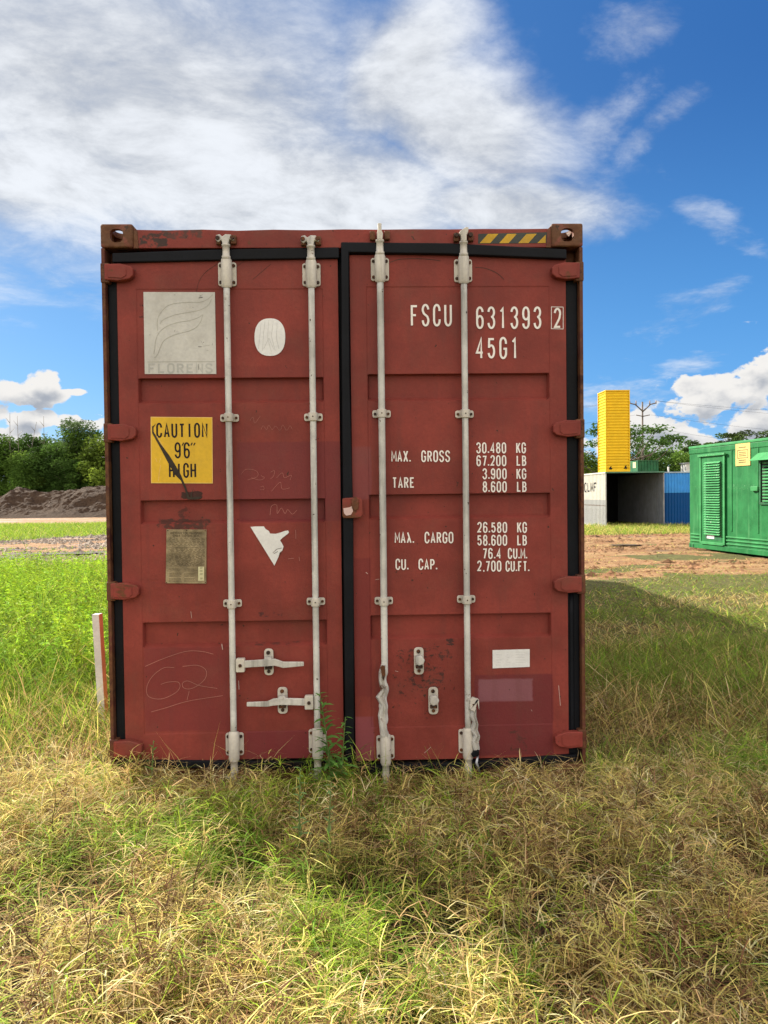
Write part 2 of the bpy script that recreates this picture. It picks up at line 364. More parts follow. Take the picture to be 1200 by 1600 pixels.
GL = {'0': [OV], 'O': [OV], 'C': [arc(.5, .74, .5, .26, -8, 180)+arc(.5, .26, .5, .26, 180, 368)],
 'G': [arc(.5, .74, .5, .26, -8, 180)+arc(.5, .26, .5, .26, 180, 360)+[(1, .46), (.55, .46)]],
 'S': [arc(.5, .76, .5, .24, 5, 190)+[(.2, .58), (.8, .44)]+arc(.5, .25, .5, .25, 18, -180)],
 'U': [[(0, 1)]+arc(.5, .26, .5, .26, 180, 360)+[(1, 1)]], 'F': [[(1, .94), (0.06, .94), (0.06, 0)], [(.12, .5), (.8, .5)]],
 'E': [[(1, .94), (0.06, .94), (0.06, .06), (1, .06)], [(.12, .5), (.8, .5)]], '6': SIX, '9': rot180(SIX),
 '3': [arc(.48, .77, .5, .23, 175, -75, 14)+arc(.48, .27, .52, .27, 75, -175, 14)],
 '1': [[(.12, .80), (.5, .96), (.5, 0)]], '2': [arc(.5, .76, .5, .24, 175, -10)+[(.85, .5), (.03, .06), (1, .06)]],
 '4': [[(.78, 0), (.78, .97), (.0, .27), (1.05, .27)]],
 '5': [[(.95, .94), (.12, .94), (.08, .56)]+arc(.48, .33, .5, .30, 130, -165, 16)],
 '7': [[(0, .94), (.97, .94), (.4, 0)]], '8': [arc(.5, .76, .45, .24, -90, 270, 20), arc(.5, .265, .5, .265, 90, 450, 20)],
 'K': [[(0, 0), (0, 1)], [(.95, 1), (.08, .42)], [(.35, .58), (1, 0)]], 'L': [[(0.05, 1), (0.05, .06), (.95, .06)]],
 'B': [[(0.5, .96), (.05, .96), (0.05, .04), (.5, .04)]+arc(.55, .28, .45, .24, -90, 90)+[(.1, .52)], arc(.5, .74, .42, .22, -90, 90)],
 'M': [[(0, 0), (0.02, .97), (.5, .30), (.98, .97), (1, 0)]], 'A': [[(0, 0), (.5, .96), (1, 0)], [(.2, .28), (.8, .28)]],
 'X': [[(0, 0), (1, 1)], [(0, 1), (1, 0)]], 'x': [[(0, 0), (.5, .5)], [(.12, 1), (1, 0)]], 'R': [[(0.04, 0), (0.04, .95), (.5, .95)]+arc(.5, .72, .46, .23, 90, -90)+[(.1, .49)], [(.5, .47), (1, 0)]],
 'T': [[(0, .94), (1, .94)], [(.5, .9), (.5, 0)]], 'N': [[(0, 0), (0, .98), (1, .02), (1, 1)]], 'I': [[(.5, 0), (.5, 1)]],
 'H': [[(0, 0), (0, 1)], [(1, 0), (1, 1)], [(.06, .5), (.94, .5)]], 'P': [[(0.04, 0), (0.04, .95), (.5, .95)]+arc(.5, .7, .46, .25, 90, -90)+[(.1, .45)]],
 '.': [[(.35, .06), (.65, .06)]], ',': [[(.5, .1), (.35, -.08)]], "'": [[(.6, 1.0), (.4, .76)]], '"': [[(.35, 1), (.15, .76)], [(.85, 1), (.65, .76)]],
 'D': [[(0.04, .04), (0.04, .96), (.4, .96)]+arc(.4, .6, .56, .36, 90, 0)+arc(.4, .4, .56, .36, 0, -90)+[(.06, .04)]], 'V': [[(0, 1), (.5, 0.04), (1, 1)]],
 'Y': [[(0, 1), (.5, .5), (1, 1)], [(.5, .5), (.5, 0)]]}
def text(V, F, s, x, z, h, pitch, gw, sw, y, slant=0.0, dist=1.0):
    """one line of stroke lettering: left x, baseline z, cap height h, advance pitch, glyph width gw, stroke sw"""
    for i, ch in enumerate(s):
        if ch == ' ': continue
        if ch == '.':
            ribbon(V, F, [(x+i*pitch, z+sw*.5), (x+i*pitch+sw*1.05, z+sw*.5)], sw, y); continue
        if ch == 'M': gw_, sw_ = gw*1.10, sw*.80
        else: gw_, sw_ = gw, sw
        for k, st in enumerate(GL[ch]):
            ww = gw_
            pts = [(x+i*pitch+sw_/2+(a+slant*(b-.5))*(ww-sw_), z+b*h) for a, b in st]
            wdt = sw_
            ribbon(V, F, pts, wdt, y-.00025*k)
def ribmesh(name, V, F, mat, parent):
    me = bpy.data.meshes.new(name); me.from_pydata(V, [], F); me.update(); me.materials.append(MATS[mat])
    o = bpy.data.objects.new(name, me); col.objects.link(o); o.parent = parent; return o
def pxline(V, F, pts, wd, y, ysurf=.03):
    ribbon(V, F, [U(a, b, ysurf) for a, b in pts], wd, y)
def smooth_line(pts, n=8):
    P = [np.array(p, float) for p in pts]; P = [2*P[0]-P[1]]+P+[2*P[-1]-P[-2]]; o = []
    for i in range(1, len(P)-2):
        for k in range(n):
            t_ = k/n; a, b, c, d = P[i-1], P[i], P[i+1], P[i+2]
            o.append(.5*((2*b)+(-a+c)*t_+(2*a-5*b+4*c-d)*t_**2+(-a+3*b-3*c+d)*t_**3))
    o.append(P[-2]); return o
# ================================================================== the red container
W2, LEN, HC = 1.219, 12.192, 2.896
root = tag(empty('shipping_container'), 'large red shipping container with closed doors, white locking rods and a yellow CAUTION sign', 'shipping container')
# --- corner castings (hollow, real apertures)
def make_casting():
    m = MB().box(-.081, .081, -.089, .089, -.059, .059); a = m.build('corner_casting', 'casting', None, bevel=.012, seg=3)
    cuts = [MB().box(-.052, .052, -.060, .060, -.031, .031).build('cut', 'casting')]
    def cyl(axis, rx, ry, c):
        b = bmesh.new(); n = 24
        rows = []
        for t_ in (-.06, .06):
            row = []
            for k in range(n):
                A = 2*math.pi*k/n; ca, sa = math.cos(A), math.sin(A)
                px_ = math.copysign(abs(ca)**.75, ca)*rx; pz_ = math.copysign(abs(sa)**.75, sa)*ry
                p = {'y': (c[0]+px_, c[1]+t_, c[2]+pz_), 'z': (c[0]+px_, c[1]+pz_, c[2]+t_), 'x': (c[0]+t_, c[1]+px_, c[2]+pz_)}[axis]
                row.append(b.verts.new(p))
            rows.append(row)
        b.faces.new(rows[0]); b.faces.new(rows[1][::-1])
        for k in range(n): b.faces.new((rows[0][k], rows[0][(k+1) % n], rows[1][(k+1) % n], rows[1][k]))
        bmesh.ops.recalc_face_normals(b, faces=b.faces)
        me = bpy.data.meshes.new('cut'); b.to_mesh(me); b.free(); o = bpy.data.objects.new('cut', me); col.objects.link(o); return o
    cuts += [cyl('y', .033, .034, (0.0, -.089, 0)), cyl('x', .042, .032, (-.081, 0, 0)), cyl('z', .040, .060, (0, 0, .059))]
    for c in cuts:
        md = a.modifiers.new('b', 'BOOLEAN'); md.operation = 'DIFFERENCE'; md.object = c; md.solver = 'EXACT'
    dg = bpy.context.evaluated_depsgraph_get(); dg.update()
    me = bpy.data.meshes.new_from_object(a.evaluated_get(dg)); a.modifiers.clear(); a.data = me; me.name = 'corner_casting'
    for c in cuts: bpy.data.objects.remove(c)
    return a
cast0 = make_casting()
first = True
for sz in (1, -1):
    for sy_ in (1, -1):
        for sx in (1, -1):
            c = cast0 if first else cast0.copy()
            if not first: col.objects.link(c)
            first = False
            c.parent = root; c.scale = (sx, sy_, sz)
            c.location = (-sx*(W2-.081), .089 if sy_ == 1 else LEN-.089, HC-.059 if sz == 1 else .059)
# --- frame
for sx in (-1, 1):
    m = MB(); xs = sorted((sx*W2, sx*(W2-.019)))
    m.box(xs[0], xs[1], .004, .155, .118, HC-.118)
    xs = sorted((sx*(W2-.019), sx*(W2-.075))); m.box(xs[0], xs[1], .098, .155, .118, HC-.118)
    m.build('corner_post', 'post_rust', root, bevel=.006)
    m = MB(); xs = sorted((sx*(W2-.003), sx*(W2-.12))); m.box(xs[0], xs[1], LEN-.16, LEN-.004, .118, HC-.118); m.build('corner_post', 'post_rust', root, bevel=.006)
    m = MB(); xs = sorted((sx*(W2-.002), sx*(W2-.06)))
    m.box(xs[0], xs[1], .178, LEN-.178, HC-.115, HC-.045); m.build('top_rail', 'red_rusty', root, bevel=.004)
    m = MB(); m.box(xs[0], xs[1], .178, LEN-.178, .02, .17); m.build('bottom_rail', 'red_rusty', root, bevel=.004)
    # corrugated side wall
    ys = []; off = []
    y = .155
    while y < LEN-.16:
        for dy_, d in ((0, 0), (.07, 0), (.139, .036), (.209, .036)):
            if y+dy_ < LEN-.16: ys.append(y+dy_); off.append(d)
        y += .278
    ys.append(LEN-.16); off.append(0); n = len(ys)
    V = np.array([(sx*(W2-.012-o_), yy, zz__) for zz__ in (.17, HC-.115) for yy, o_ in zip(ys, off)])
    Fq = np.array([(i, i+1, n+i+1, n+i) for i in range(n-1)])
    fast_mesh('side_wall', V, [Fq], 'red_plain', root)
xs_ = np.linspace(-W2+.06, W2-.06, 3); nr = 100; V = []; 
for i in range(nr+1):
    yy = .1+(LEN-.2)*i/nr
    for xx in xs_: V.append((xx, yy, HC-.052-(.018 if i % 2 else 0)))
Fq = np.array([(i*3+j, i*3+j+1, i*3+j+4, i*3+j+3) for i in range(nr) for j in range(2)])
fast_mesh('roof', np.array(V), [Fq], 'red_rusty', root)
MB().box(-W2+.12, W2-.12, LEN-.05, LEN-.02, .1, HC-.1).build('end_wall', 'red_plain', root)
MB().box(-W2+.06, W2-.06, .2, LEN-.2, .12, .165).build('floor', 'red_rusty', root)
# header: slightly bent top edge, sheet closing the top
zt = [2.874, 2.872, 2.873, 2.871, 2.872, 2.870, 2.872, 2.868, 2.871, 2.866, 2.872, 2.868, 2.872]
pts = [(-W2+.15, 2.778), (W2-.15, 2.778)]+[(W2-.15-(2*W2-.3)*i/12, zt[i]) for i in range(13)]
m = MB().prism(pts, .014, .11); m.build('header', 'header_red', root, bevel=.004)
for sx in (-1, 1):                                # sloping gussets beside the castings
    a = sx*(W2-.1615); b = sx*(W2-.1615-.026)
    m = MB(); m.prism([(a, 2.776), (b, 2.776), (b+sx*.006, 2.868), (a, 2.886)], .010, .10); m.build('gusset', 'casting', root, bevel=.003)
MB().box(-W2+.165, W2-.165, .055, .16, .0, .118).build('sill', 'post_rust', root, bevel=.004)
# hazard tape on the header
V = []; F = []
def quadpx(V, F, pts, y):
    b = len(V); q = [U(a, c, .0) for a, c in pts]
    V += [(x, y, z) for x, z in q]; F.append(tuple(range(b, b+len(pts))))
quadpx(V, F, [(748, 364), (855.5, 361.5), (854.5, 378.5), (747.5, 379.5)], .0125)
tape = ribmesh('hazard_tape', V, F, 'hazard_dark', root)
V = []; F = []
for a, wd in ((750, 16.5), (780.5, 15), (810.5, 16)):
    quadpx(V, F, [(a, 378.8), (a+13, 364.2), (a+13+wd, 364), (a+wd, 378.6)], .0119)
quadpx(V, F, [(840.5, 378.5), (853.5, 365.5), (853.5, 378.3)], .0119)
ribmesh('stripe', V, F, 'hazard_yellow', tape)

# --- doors
def door(mat, xl, xr, zb, zt_, pl, pr, wb, wt, troughs):
    """pressed steel door leaf: frame, thin weld step, horizontal recessed corrugations"""
    e = .0025
    xc = [xl, pl-e, pl, pl+e*3, pr-e*3, pr, pr+e, xr]
    zc = [zb, wb-e, wb]
    for (t0, t1) in sorted(troughs): zc += [t0, t0+.016, t1-.004, t1]
    zc += [wt, wt+e, zt_]
    V = []; nx = len(xc)
    for z in zc:
        for i, x in enumerate(xc):
            y = .030
            if 2 <= i <= 5 and wb-1e-6 <= z <= wt+1e-6: y = .0325
            for (t0, t1) in troughs:
                if t0+.015 <= z <= t1-.0035 and 3 <= i <= 4: y = .066
            V.append((x, y, z))
    Fq = [(j*nx+i, j*nx+i+1, (j+1)*nx+i+1, (j+1)*nx+i) for j in range(len(zc)-1) for i in range(nx-1)]
    b = len(V)                                     # rim and back
    ring = [(xl, zb), (xr, zb), (xr, zt_), (xl, zt_)]
    V += [(x, .030, z) for x, z in ring]+[(x, .085, z) for x, z in ring]
    for i in range(4): Fq.append((b+i, b+(i+1) % 4, b+4+(i+1) % 4, b+4+i))
    Fq.append((b+4, b+5, b+6, b+7))
    o = fast_mesh('door', np.array(V), [np.array(Fq)], mat, root)
    bm = bmesh.new(); bm.from_mesh(o.data); bmesh.ops.remove_doubles(bm, verts=bm.verts, dist=1e-4)
    bmesh.ops.recalc_face_normals(bm, faces=bm.faces)
    es = [e_ for e_ in bm.edges if len(e_.link_faces) == 2 and e_.calc_face_angle(0) > R(25)]
    bmesh.ops.bevel(bm, geom=es, offset=.0015, segments=2, affect='EDGES', clamp_overlap=True)
    bm.to_mesh(o.data); bm.free(); return o
TL = [(2.000, 2.128), (1.386, 1.508), (.752, .884)]
TR = [(2.004, 2.141), (1.396, 1.524), (.775, .902)]
dl = door('red_left', -1.150, -.034, .171, 2.729, -1.052, -.114, .312, 2.575, TL)
dr = door('red_right', .027, 1.136, .150, 2.746, .112, 1.048, .322, 2.583, TR)
dl['label'] = 'left door leaf with the CAUTION sign, data plate and two locking handles'
dr['label'] = 'right door leaf with white container numbers and weights'
# gaskets (rubber seals)
def pxprism(pts, y0, y1, ys=0.02, m=None):
    m = m or MB(); return m.prism([U(a, b, ys) for a, b in pts], y0, y1)
g = pxprism([(176, 396), (350, 390), (530, 387), (530, 404), (350, 407), (176, 411)], .010, .07)
g.build('door_gasket', 'rubber', dl, bevel=.007, seg=3)
MB().box(-1.1985, -1.151, .040, .097, .14, 2.70).build('door_gasket', 'rubber', dl, bevel=.007, seg=3)  # black side gasket, also standing in for the shade in the recess by the post
pxprism([(190, 1187), (360, 1189), (533, 1190), (534, 1203), (360, 1201), (190, 1198)], .014, .08).build('door_gasket', 'rubber', dl, bevel=.007, seg=3)
MB().box(-.045, .035, .088, .10, .13, 2.76).build('gap_backing', 'rubber', dl)  # dark backing added behind the door gap to stop light leaking through
g = pxprism([(533, 380), (700, 381.5), (884, 391), (884, 406), (700, 398.5), (545, 396), (546.5, 600), (552, 800), (553, 1000), (553.5, 1200), (540, 1200), (537, 900), (534, 600)], .000, .07)
g.build('door_gasket', 'rubber', dr, bevel=.007, seg=3)
MB().box(1.137, 1.1985, .040, .097, .14, 2.70).build('door_gasket', 'rubber', dr, bevel=.007, seg=3)  # same on the right: gasket and recess shade in one black strip
pxprism([(554, 1196), (720, 1191), (882, 1179), (900, 1178), (900, 1189), (720, 1204), (554, 1209)], .006, .08).build('door_gasket', 'rubber', dr, bevel=.007, seg=3)
# round seal lying in the right hand gap
MB().tube([(1.158, .045, z) for z in np.linspace(.2, 1.0, 8)], [.014]*8, 10).build('seal_tube', 'rubber', dr)
# hinges
def hinge(z, sx, parent, rot=0.0, rust='red_rusty'):
    q = [(-1.199, .040), (-1.12, .042), (-1.068, .028), (-1.055, .014), (-1.057, -.018), (-1.075, -.034), (-1.13, -.044), (-1.199, -.038)]
    M_ = Matrix.Translation((0, 0, z)) @ Matrix.Diagonal((1 if sx < 0 else -1, 1, 1, 1))
    h = MB().prism(q, -.012, .028, M_).build('hinge', 'red_plain', parent, bevel=.007, seg=3)
    mm = MB(); xs = sorted((sx*(W2+.003), sx*(W2-.041)))
    mm.box(xs[0], xs[1], -.002, .10, z-.05, z+.048)
    mm.build('hinge_lug', 'post_rust', h, bevel=.007)
    mm = MB(); q2 = [(-1.181, .030), (-1.11, .030), (-1.09, .018), (-1.09, -.018), (-1.11, -.032), (-1.181, -.028)]
    mm.prism(q2, -.016, -.0125, M_); mm.build('hinge_face', 'red_plain', h, bevel=.003)
for z in (2.653, 1.852, 1.051, .248): hinge(z, -1, dl); hinge(z+.0, 1, dr)

# --- locking rods
def bolt(parent, x, z, y, r=.0092, h=.008, seg=6, name='bolt'):
    return MB().tube([(x, y+.003, z), (x, y-h, z)], [r, r*.85], seg).build(name, 'bolt', parent)
RY = -.006
def plate(m, x0, x1, z0, z1, y0, y1, r=.012):
    n = 4; pts = []
    for cx, cz, a0 in ((x1-r, z1-r, 0), (x0+r, z1-r, 90), (x0+r, z0+r, 180), (x1-r, z0+r, 270)):
        pts += [(cx+r*math.cos(R(a0+90*k/n)), cz+r*math.sin(R(a0+90*k/n))) for k in range(n+1)]
    m.prism(pts, y0, y1)
def bearing(rod, x, z0, z1, up, rod_parent):
    """pressed housing bolted over the rod end; z0<z1 plate span, neck towards up (+1/-1)"""
    m = MB(); plate(m, x-.046, x+.046, z0, z1, .018, .029)
    pts = [(x, RY+.006, z0-.012), (x, RY+.004, z0-.004), (x, RY+.004, z1), (x, RY+.006, z1+.008)]
    if up < 0: pts = [(x, RY+.006, z0-.02), (x, RY+.004, z0-.008), (x, RY+.004, z1), (x, RY+.006, z1+.012)]
    m.tube(pts, [.0245, .0275, .0275, .0245], 16)
    b = m.build('bearing_bracket', 'off_white', rod, bevel=.002)
    for dx_ in (-.033, .033):
        for zz__ in (z0+.018, z1-.018): bolt(rod, x+dx_, zz__, .018)
    m = MB(); e = z1 if up > 0 else z0
    m.tube([(x, RY, e+up*.004), (x, RY, e+up*.022), (x, RY, e+up*.024), (x, RY, e+up*.070), (x, RY, e+up*.072), (x, RY, e+up*.082)], [.0225, .0225, .0185, .018, .022, .021], 16)
    m.build('rod_neck', 'off_white', rod)
    return e+up*.082
def strap(rod, x, z):
    m = MB(); plate(m, x-.047, x+.047, z-.019, z+.019, .018, .029, .010)
    m.tube([(x, RY, z-.021), (x, RY, z+.021)], [.0235, .0235], 16)
    m.build('guide_bracket', 'off_white', rod, bevel=.002)
    bolt(rod, x-.034, z, .018, .008); bolt(rod, x+.034, z, .018, .008); bolt(rod, x, z, RY-.022, .004, .003)
def rodmesh(x, z0, z1, bent=False):
    if not bent: return MB().tube([(x, RY, z) for z in np.linspace(z0, z1, 30)], [.0160]*30, 16)
    zs = list(np.linspace(z0, .66, 48))+list(np.linspace(.665, z1, 24)); pts = []; rad = []
    for z in zs:
        t_ = max(0.0, min(1.0, (.66-z)/.06))*max(0.0, min(1.0, (z-.30)/.04))
        pts.append((x-t_*(.005+.005*math.sin(z*45)+.004*math.sin(z*17+2)), RY-.004*t_*math.sin(z*60), z))
        rad.append(.0172+t_*(.004*math.sin(z*31+1)+.0035*math.sin(z*74)))
    return MB().tube(pts, rad, 12)
def claw(rod, x, z, up, style):
    """cam on the rod end and keeper welded to the frame"""
    m = MB()
    if style == 0:
        m.prism([(x-.050, z+up*.020), (x-.046, z+up*.042), (x-.028, z+up*.046), (x-.016, z+up*.034), (x, z+up*.046), (x+.026, z+up*.044), (x+.046, z+up*.030), (x+.040, z+up*.014), (x+.020, z+up*.020), (x+.014, z-up*.004), (x-.014, z-up*.004), (x-.020, z+up*.018), (x-.036, z+up*.006)], RY-.018, RY+.014)
    elif style == 1:
        m.prism([(x-.013, z-up*.004), (x-.014, z+up*.030), (x-.008, z+up*.048), (x-.010, z+up*.078), (x+.010, z+up*.078), (x+.009, z+up*.044), (x+.016, z+up*.026), (x+.013, z-up*.004)], RY-.022, RY+.010)
    else:
        m.prism([(x-.013, z-up*.004), (x-.016, z+up*.024), (x-.026, z+up*.034), (x-.018, z+up*.048), (x+.012, z+up*.068), (x+.024, z+up*.064), (x+.022, z+up*.042), (x+.014, z+up*.026), (x+.014, z-up*.004)], RY-.022, RY+.012)
    m.build('cam', 'off_white' if style else 'worn_white', rod, bevel=.004, seg=2)
    zc_ = z+up*.022
    MB().box(x-.050, x-.024, -.012, .018, zc_-.022, zc_+.022).build('keeper', 'casting', rod, bevel=.006)
    MB().box(x+.024, x+.052, -.012, .018, zc_-.020, zc_+.024).build('keeper', 'casting', rod, bevel=.006)
    if style != 1: bolt(rod, x-.038, zc_+up*.004, RY-.016, .012, .010, 8); bolt(rod, x+.034, zc_+up*.006, RY-.016, .012, .010, 8)
RODS = [(-.592, 2.588, 2.708, .196, .312, (1.922, .978), 0, 'off_white'),
        (-.167, 2.586, 2.702, .200, .322, (1.922, .981), 0, 'worn_white'),
        (.181, 2.612, 2.728, .160, .282, (1.936, .979), 1, 'off_white'),
        (.606, 2.604, 2.720, .182, .306, (1.931, .981), 2, 'off_white')]
rod_objs = []
for i, (x, a, b, c, d, mids, style, rm) in enumerate(RODS):
    rod = rodmesh(x, d-.01, a+.01, bent=(i == 2)).build('locking_rod', 'rod_white', root)
    rod_objs.append(rod)
    zt__ = bearing(rod, x, a, b, 1, root); claw(rod, x, zt__, 1, style)
    zb__ = bearing(rod, x, c, d, -1, root); claw(rod, x, zb__, -1, 0 if i < 2 else 1)
    for z in mids: strap(rod, x, z)
# handles on the left leaf
def hub(rod, x, z):
    m = MB(); plate(m, x-.022, x+.022, z-.034, z+.034, -.028, .010, .006); m.build('handle_hub', 'off_white', rod, bevel=.003)
    bolt(rod, x, z, -.028, .010, .006, 8)
def handle(rod, pts, wds, y):
    m = MB(); n = len(pts)
    for i in range(n-1):
        (x0, z0), (x1, z1) = pts[i], pts[i+1]
        v = [m.bm.verts.new(p) for p in [(x0, y, z0-wds[i]), (x0, y, z0+wds[i]), (x1, y, z1+wds[i+1]), (x1, y, z1-wds[i+1]), (x0, y+.012, z0-wds[i]), (x0, y+.012, z0+wds[i]), (x1, y+.012, z1+wds[i+1]), (x1, y+.012, z1-wds[i+1])]]
        for f in ((0, 1, 2, 3), (7, 6, 5, 4), (0, 3, 7, 4), (1, 5, 6, 2)): m.bm.faces.new([v[q] for q in f])
        if i == 0: m.bm.faces.new([v[q] for q in (0, 4, 5, 1)])
        if i == n-2: m.bm.faces.new([v[q] for q in (3, 2, 6, 7)])
    bmesh.ops.remove_doubles(m.bm, verts=m.bm.verts, dist=1e-5)
    return m.build('door_handle', 'worn_white', rod, bevel=.004)
def retainer(door_, px0, px1, py0, py1, lever=True):
    x0, z1 = U(px0, py0); x1, z0 = U(px1, py1); xm = (x0+x1)/2; zm = (z0+z1)/2
    m = MB(); plate(m, x0, x1, z0, z1, .016, .0285, .018)
    b = m.build('handle_retainer', 'off_white', door_, bevel=.003)
    bolt(b, xm-.002, z1-.020, .016, .011, .010, 8); bolt(b, xm, z0+.020, .016, .010, .007, 8)
    m = MB(); m.prism([(xm-.020, z1-.038), (xm+.014, z1-.036), (xm+.028, zm+.010), (xm+.020, zm-.010), (xm-.004, zm-.018), (xm-.020, zm-.004)], -.020, .016)
    m.build('catch', 'worn_white', b, bevel=.006, seg=2)
    m = MB(); m.box(xm-.018, xm+.018, -.008, .016, zm-.034, zm-.020); m.build('rest', 'bolt', b, bevel=.003)
P = lambda *a: U(*a, -.01)
hub(rod_objs[0], P(376, 1039)[0], P(376, 1039)[1])
handle(rod_objs[0], [P(382, 1037), P(415, 1035), P(430, 1034), P(443, 1038), P(475, 1036.5)], [.018, .018, .018, .016, .011], -.026)
hub(rod_objs[1], P(483, 1097)[0], P(483, 1097)[1])
handle(rod_objs[1], [P(477, 1096), P(440, 1095), P(428, 1096), P(418, 1099), P(386, 1099.5)], [.018, .018, .018, .014, .011], -.026)
retainer(dl, 413, 428, 1013, 1054); retainer(dl, 434, 450, 1073, 1114)
retainer(dr, 646.5, 662, 1011, 1053); retainer(dr, 669, 684.5, 1073, 1115)
# torn handle hub on the third rod, crushed hub and folded strap on the fourth
def crumple(pts, wds, deps, mat, parent, name):
    m = MB(); rings = []
    for (x, z), w_, d_ in zip(pts, wds, deps):
        rings.append([m.bm.verts.new((x+a*w_, -.020+b*d_, z+random.uniform(-.003, .003))) for a, b in ((-1, .4), (-.7, -.6), (-.1, -1), (.35, -.35), (.8, -1.1), (1, .3), (.2, 1))])
    for i in range(len(rings)-1):
        for k in range(7): m.bm.faces.new((rings[i][k], rings[i][(k+1) % 7], rings[i+1][(k+1) % 7], rings[i+1][k]))
    m.bm.faces.new(rings[0][::-1]); m.bm.faces.new(rings[-1])
    return m.build(name, mat, parent, bevel=.0015)
crumple([P(599, 1037), P(597, 1050), P(596, 1064), P(599, 1078), P(594, 1088), P(599, 1100), P(597, 1118), P(599, 1138), P(601, 1150)],
        [.012, .018, .014, .015, .024, .018, .022, .020, .022], [.012, .022, .014, .018, .016, .022, .014, .018, .012], 'worn_white', rod_objs[2], 'crumpled_hub')
m = MB(); m.prism([P(594, 1040), P(597, 1037), P(601, 1038), P(602, 1052), P(599, 1062), P(596, 1052)], -.046, -.043); m.build('torn_slot', 'bolt', rod_objs[2])
m = MB(); m.prism([P(733, 1092), P(738, 1088), P(747, 1091), P(747.5, 1107), P(744, 1094), P(741, 1110), P(733, 1106)], -.045, -.012); m.build('handle_hub', 'off_white', rod_objs[3], bevel=.003)
bolt(rod_objs[3], P(738, 1098)[0], P(738, 1098)[1], -.045, .005, .002, 8)
crumple([P(740, 1106), P(738.5, 1118), P(742, 1128), P(740, 1140), P(744, 1148), P(741, 1158), P(744, 1170)],
        [.014, .018, .015, .021, .018, .022, .018], [.012, .018, .024, .018, .026, .016, .012], 'worn_white', rod_objs[3], 'crumpled_hub')
m = MB(); m.prism([P(735, 1176), P(741, 1170), P(748, 1171), P(747, 1178), P(738, 1181)], -.040, -.012); m.build('rubber_stop', 'rubber', rod_objs[3], bevel=.004)
m = MB().tube([(*P(746, 1178)[:1], -.03, P(746, 1178)[1]), (P(743, 1188)[0], -.045, P(743, 1188)[1]), (P(746, 1198)[0], -.05, P(746, 1198)[1]), (P(751, 1208)[0], -.045, P(751, 1208)[1])], [.006, .007, .006, .004], 8, sy=.3)
m.build('metal_strip', 'steel_shiny', rod_objs[3])
# customs lock cover over the middle gasket
m = MB(); pts = [U(*p_, -.005) for p_ in ((535, 779), (541, 778), (549, 777.5), (562, 777), (566, 781), (567, 803), (564, 809), (550, 809.5), (537, 809.5), (535, 806))]
m.prism(pts, -.022, .012); lc = m.build('lock_cover', 'red_rusty', dr, bevel=.005, seg=2)
m = MB(); pts = [U(*p_, -.02) for p_ in ((549, 779), (556, 776), (560, 780), (560, 795), (555, 798), (550, 793))]; m.prism(pts, -.030, -.022); m.build('latch_tongue', 'casting', lc, bevel=.002)
m = MB(); pts = [U(*p_, -.02) for p_ in ((536.5, 794), (545, 793), (550, 791), (551.5, 799), (548, 804.5), (541, 805.5), (537.5, 802))]; m.prism(pts, -.0245, -.022); m.build('bare_spot', 'pinkish_edge', lc)

# --- lettering
YS = .0285
def run(V, F, s, x0, ytop, ybot, gw, pitch, sw, dot=None, slant=0.0, y=None, xsh=None):
    """s at photo position: converted to metres on the door once"""
    y = YS if y is None else y; x = x0
    for ch in s:
        if ch != ' ':
            xa, zb = U(x, ybot, y); xb, zt_ = U(x, ytop, y); sc = (zt_-zb)/(ybot-ytop)
            text(V, F, ch, xa, zb, zt_-zb, 0, (3.2 if ch == ',' else gw)*sc, (sw*.8 if ch == ',' else sw)*sc, y, slant)
        x += pitch if (dot is None or ch not in '.,') else dot
def letters(calls, mat='letter_white', parent=None, name='lettering'):
    V, F = [], []
    for c in calls: run(V, F, *c[0], **c[1])
    return ribmesh(name, V, F, mat, parent or dr)
K = lambda *a, **k: (a, k)
letters([K('FSCU', 641.5, 476.5, 508.5, 12, 17.6, 3.3)])
letters([K('631393', 744, 480.5, 512.5, 12, 18.0, 3.3)])
letters([K('2', 865.5, 482.5, 512.5, 11.5, 17, 3.2)])
letters([K('45G1', 743.5, 528, 559.5, 12.2, 18.4, 3.3)])
V, F = [], []
ribbon(V, F, [U(*p_, YS) for p_ in ((861.5, 479.5), (880, 479.8), (880, 514), (861.5, 513.6), (861.5, 479.5))], .0028, YS, closed=True)
ribmesh('digit_border', V, F, 'letter_white', dr)
letters([K('MAX.', 611.5, 704.8, 721, 7.6, 9.35, 2.2)]); letters([K('GROSS', 658.3, 704.8, 721, 7.6, 9.35, 2.2)]); letters([K('TARE', 613, 746, 762, 7.4, 9.1, 2.2)])
letters([K('MAx.', 616.8, 832, 848, 7.6, 9.35, 2.2)]); letters([K('CARGO', 663.5, 832, 848, 7.6, 9.35, 2.2)]); letters([K('CU.', 618, 874, 889.5, 7.4, 9.0, 2.2)]); letters([K('CAP.', 654, 874, 889.5, 7.4, 9.0, 2.2)])
for s, x, yt, s2, x2, w2_, p2 in (('30.480', 744.3, 692.3, 'KG', 806.5, 7, 8.4), ('67.200', 744.5, 712.3, 'LB', 807, 7, 8.4), ('3.900', 754, 732.8, 'KG', 807, 7, 8.4), ('8.600', 754.2, 753, 'LB', 807.5, 7, 8.4),
        ('26.580', 745.8, 816.6, 'KG', 808, 7, 8.4), ('58.600', 745.8, 836.6, 'LB', 808, 7, 8.4), ('76.4', 754, 857.2, 'CU.M.', 793.5, 6.8, 8.2), ('2,700', 745.6, 877, 'CU.FT.', 790, 6.6, 7.9)):
    letters([K(s, x, yt, yt+15.2, 7.1, 8.9, 2.15, dot=4.0)]); letters([K(s2, x2, yt, yt+15.2, w2_, p2, 2.15, dot=3.4)])
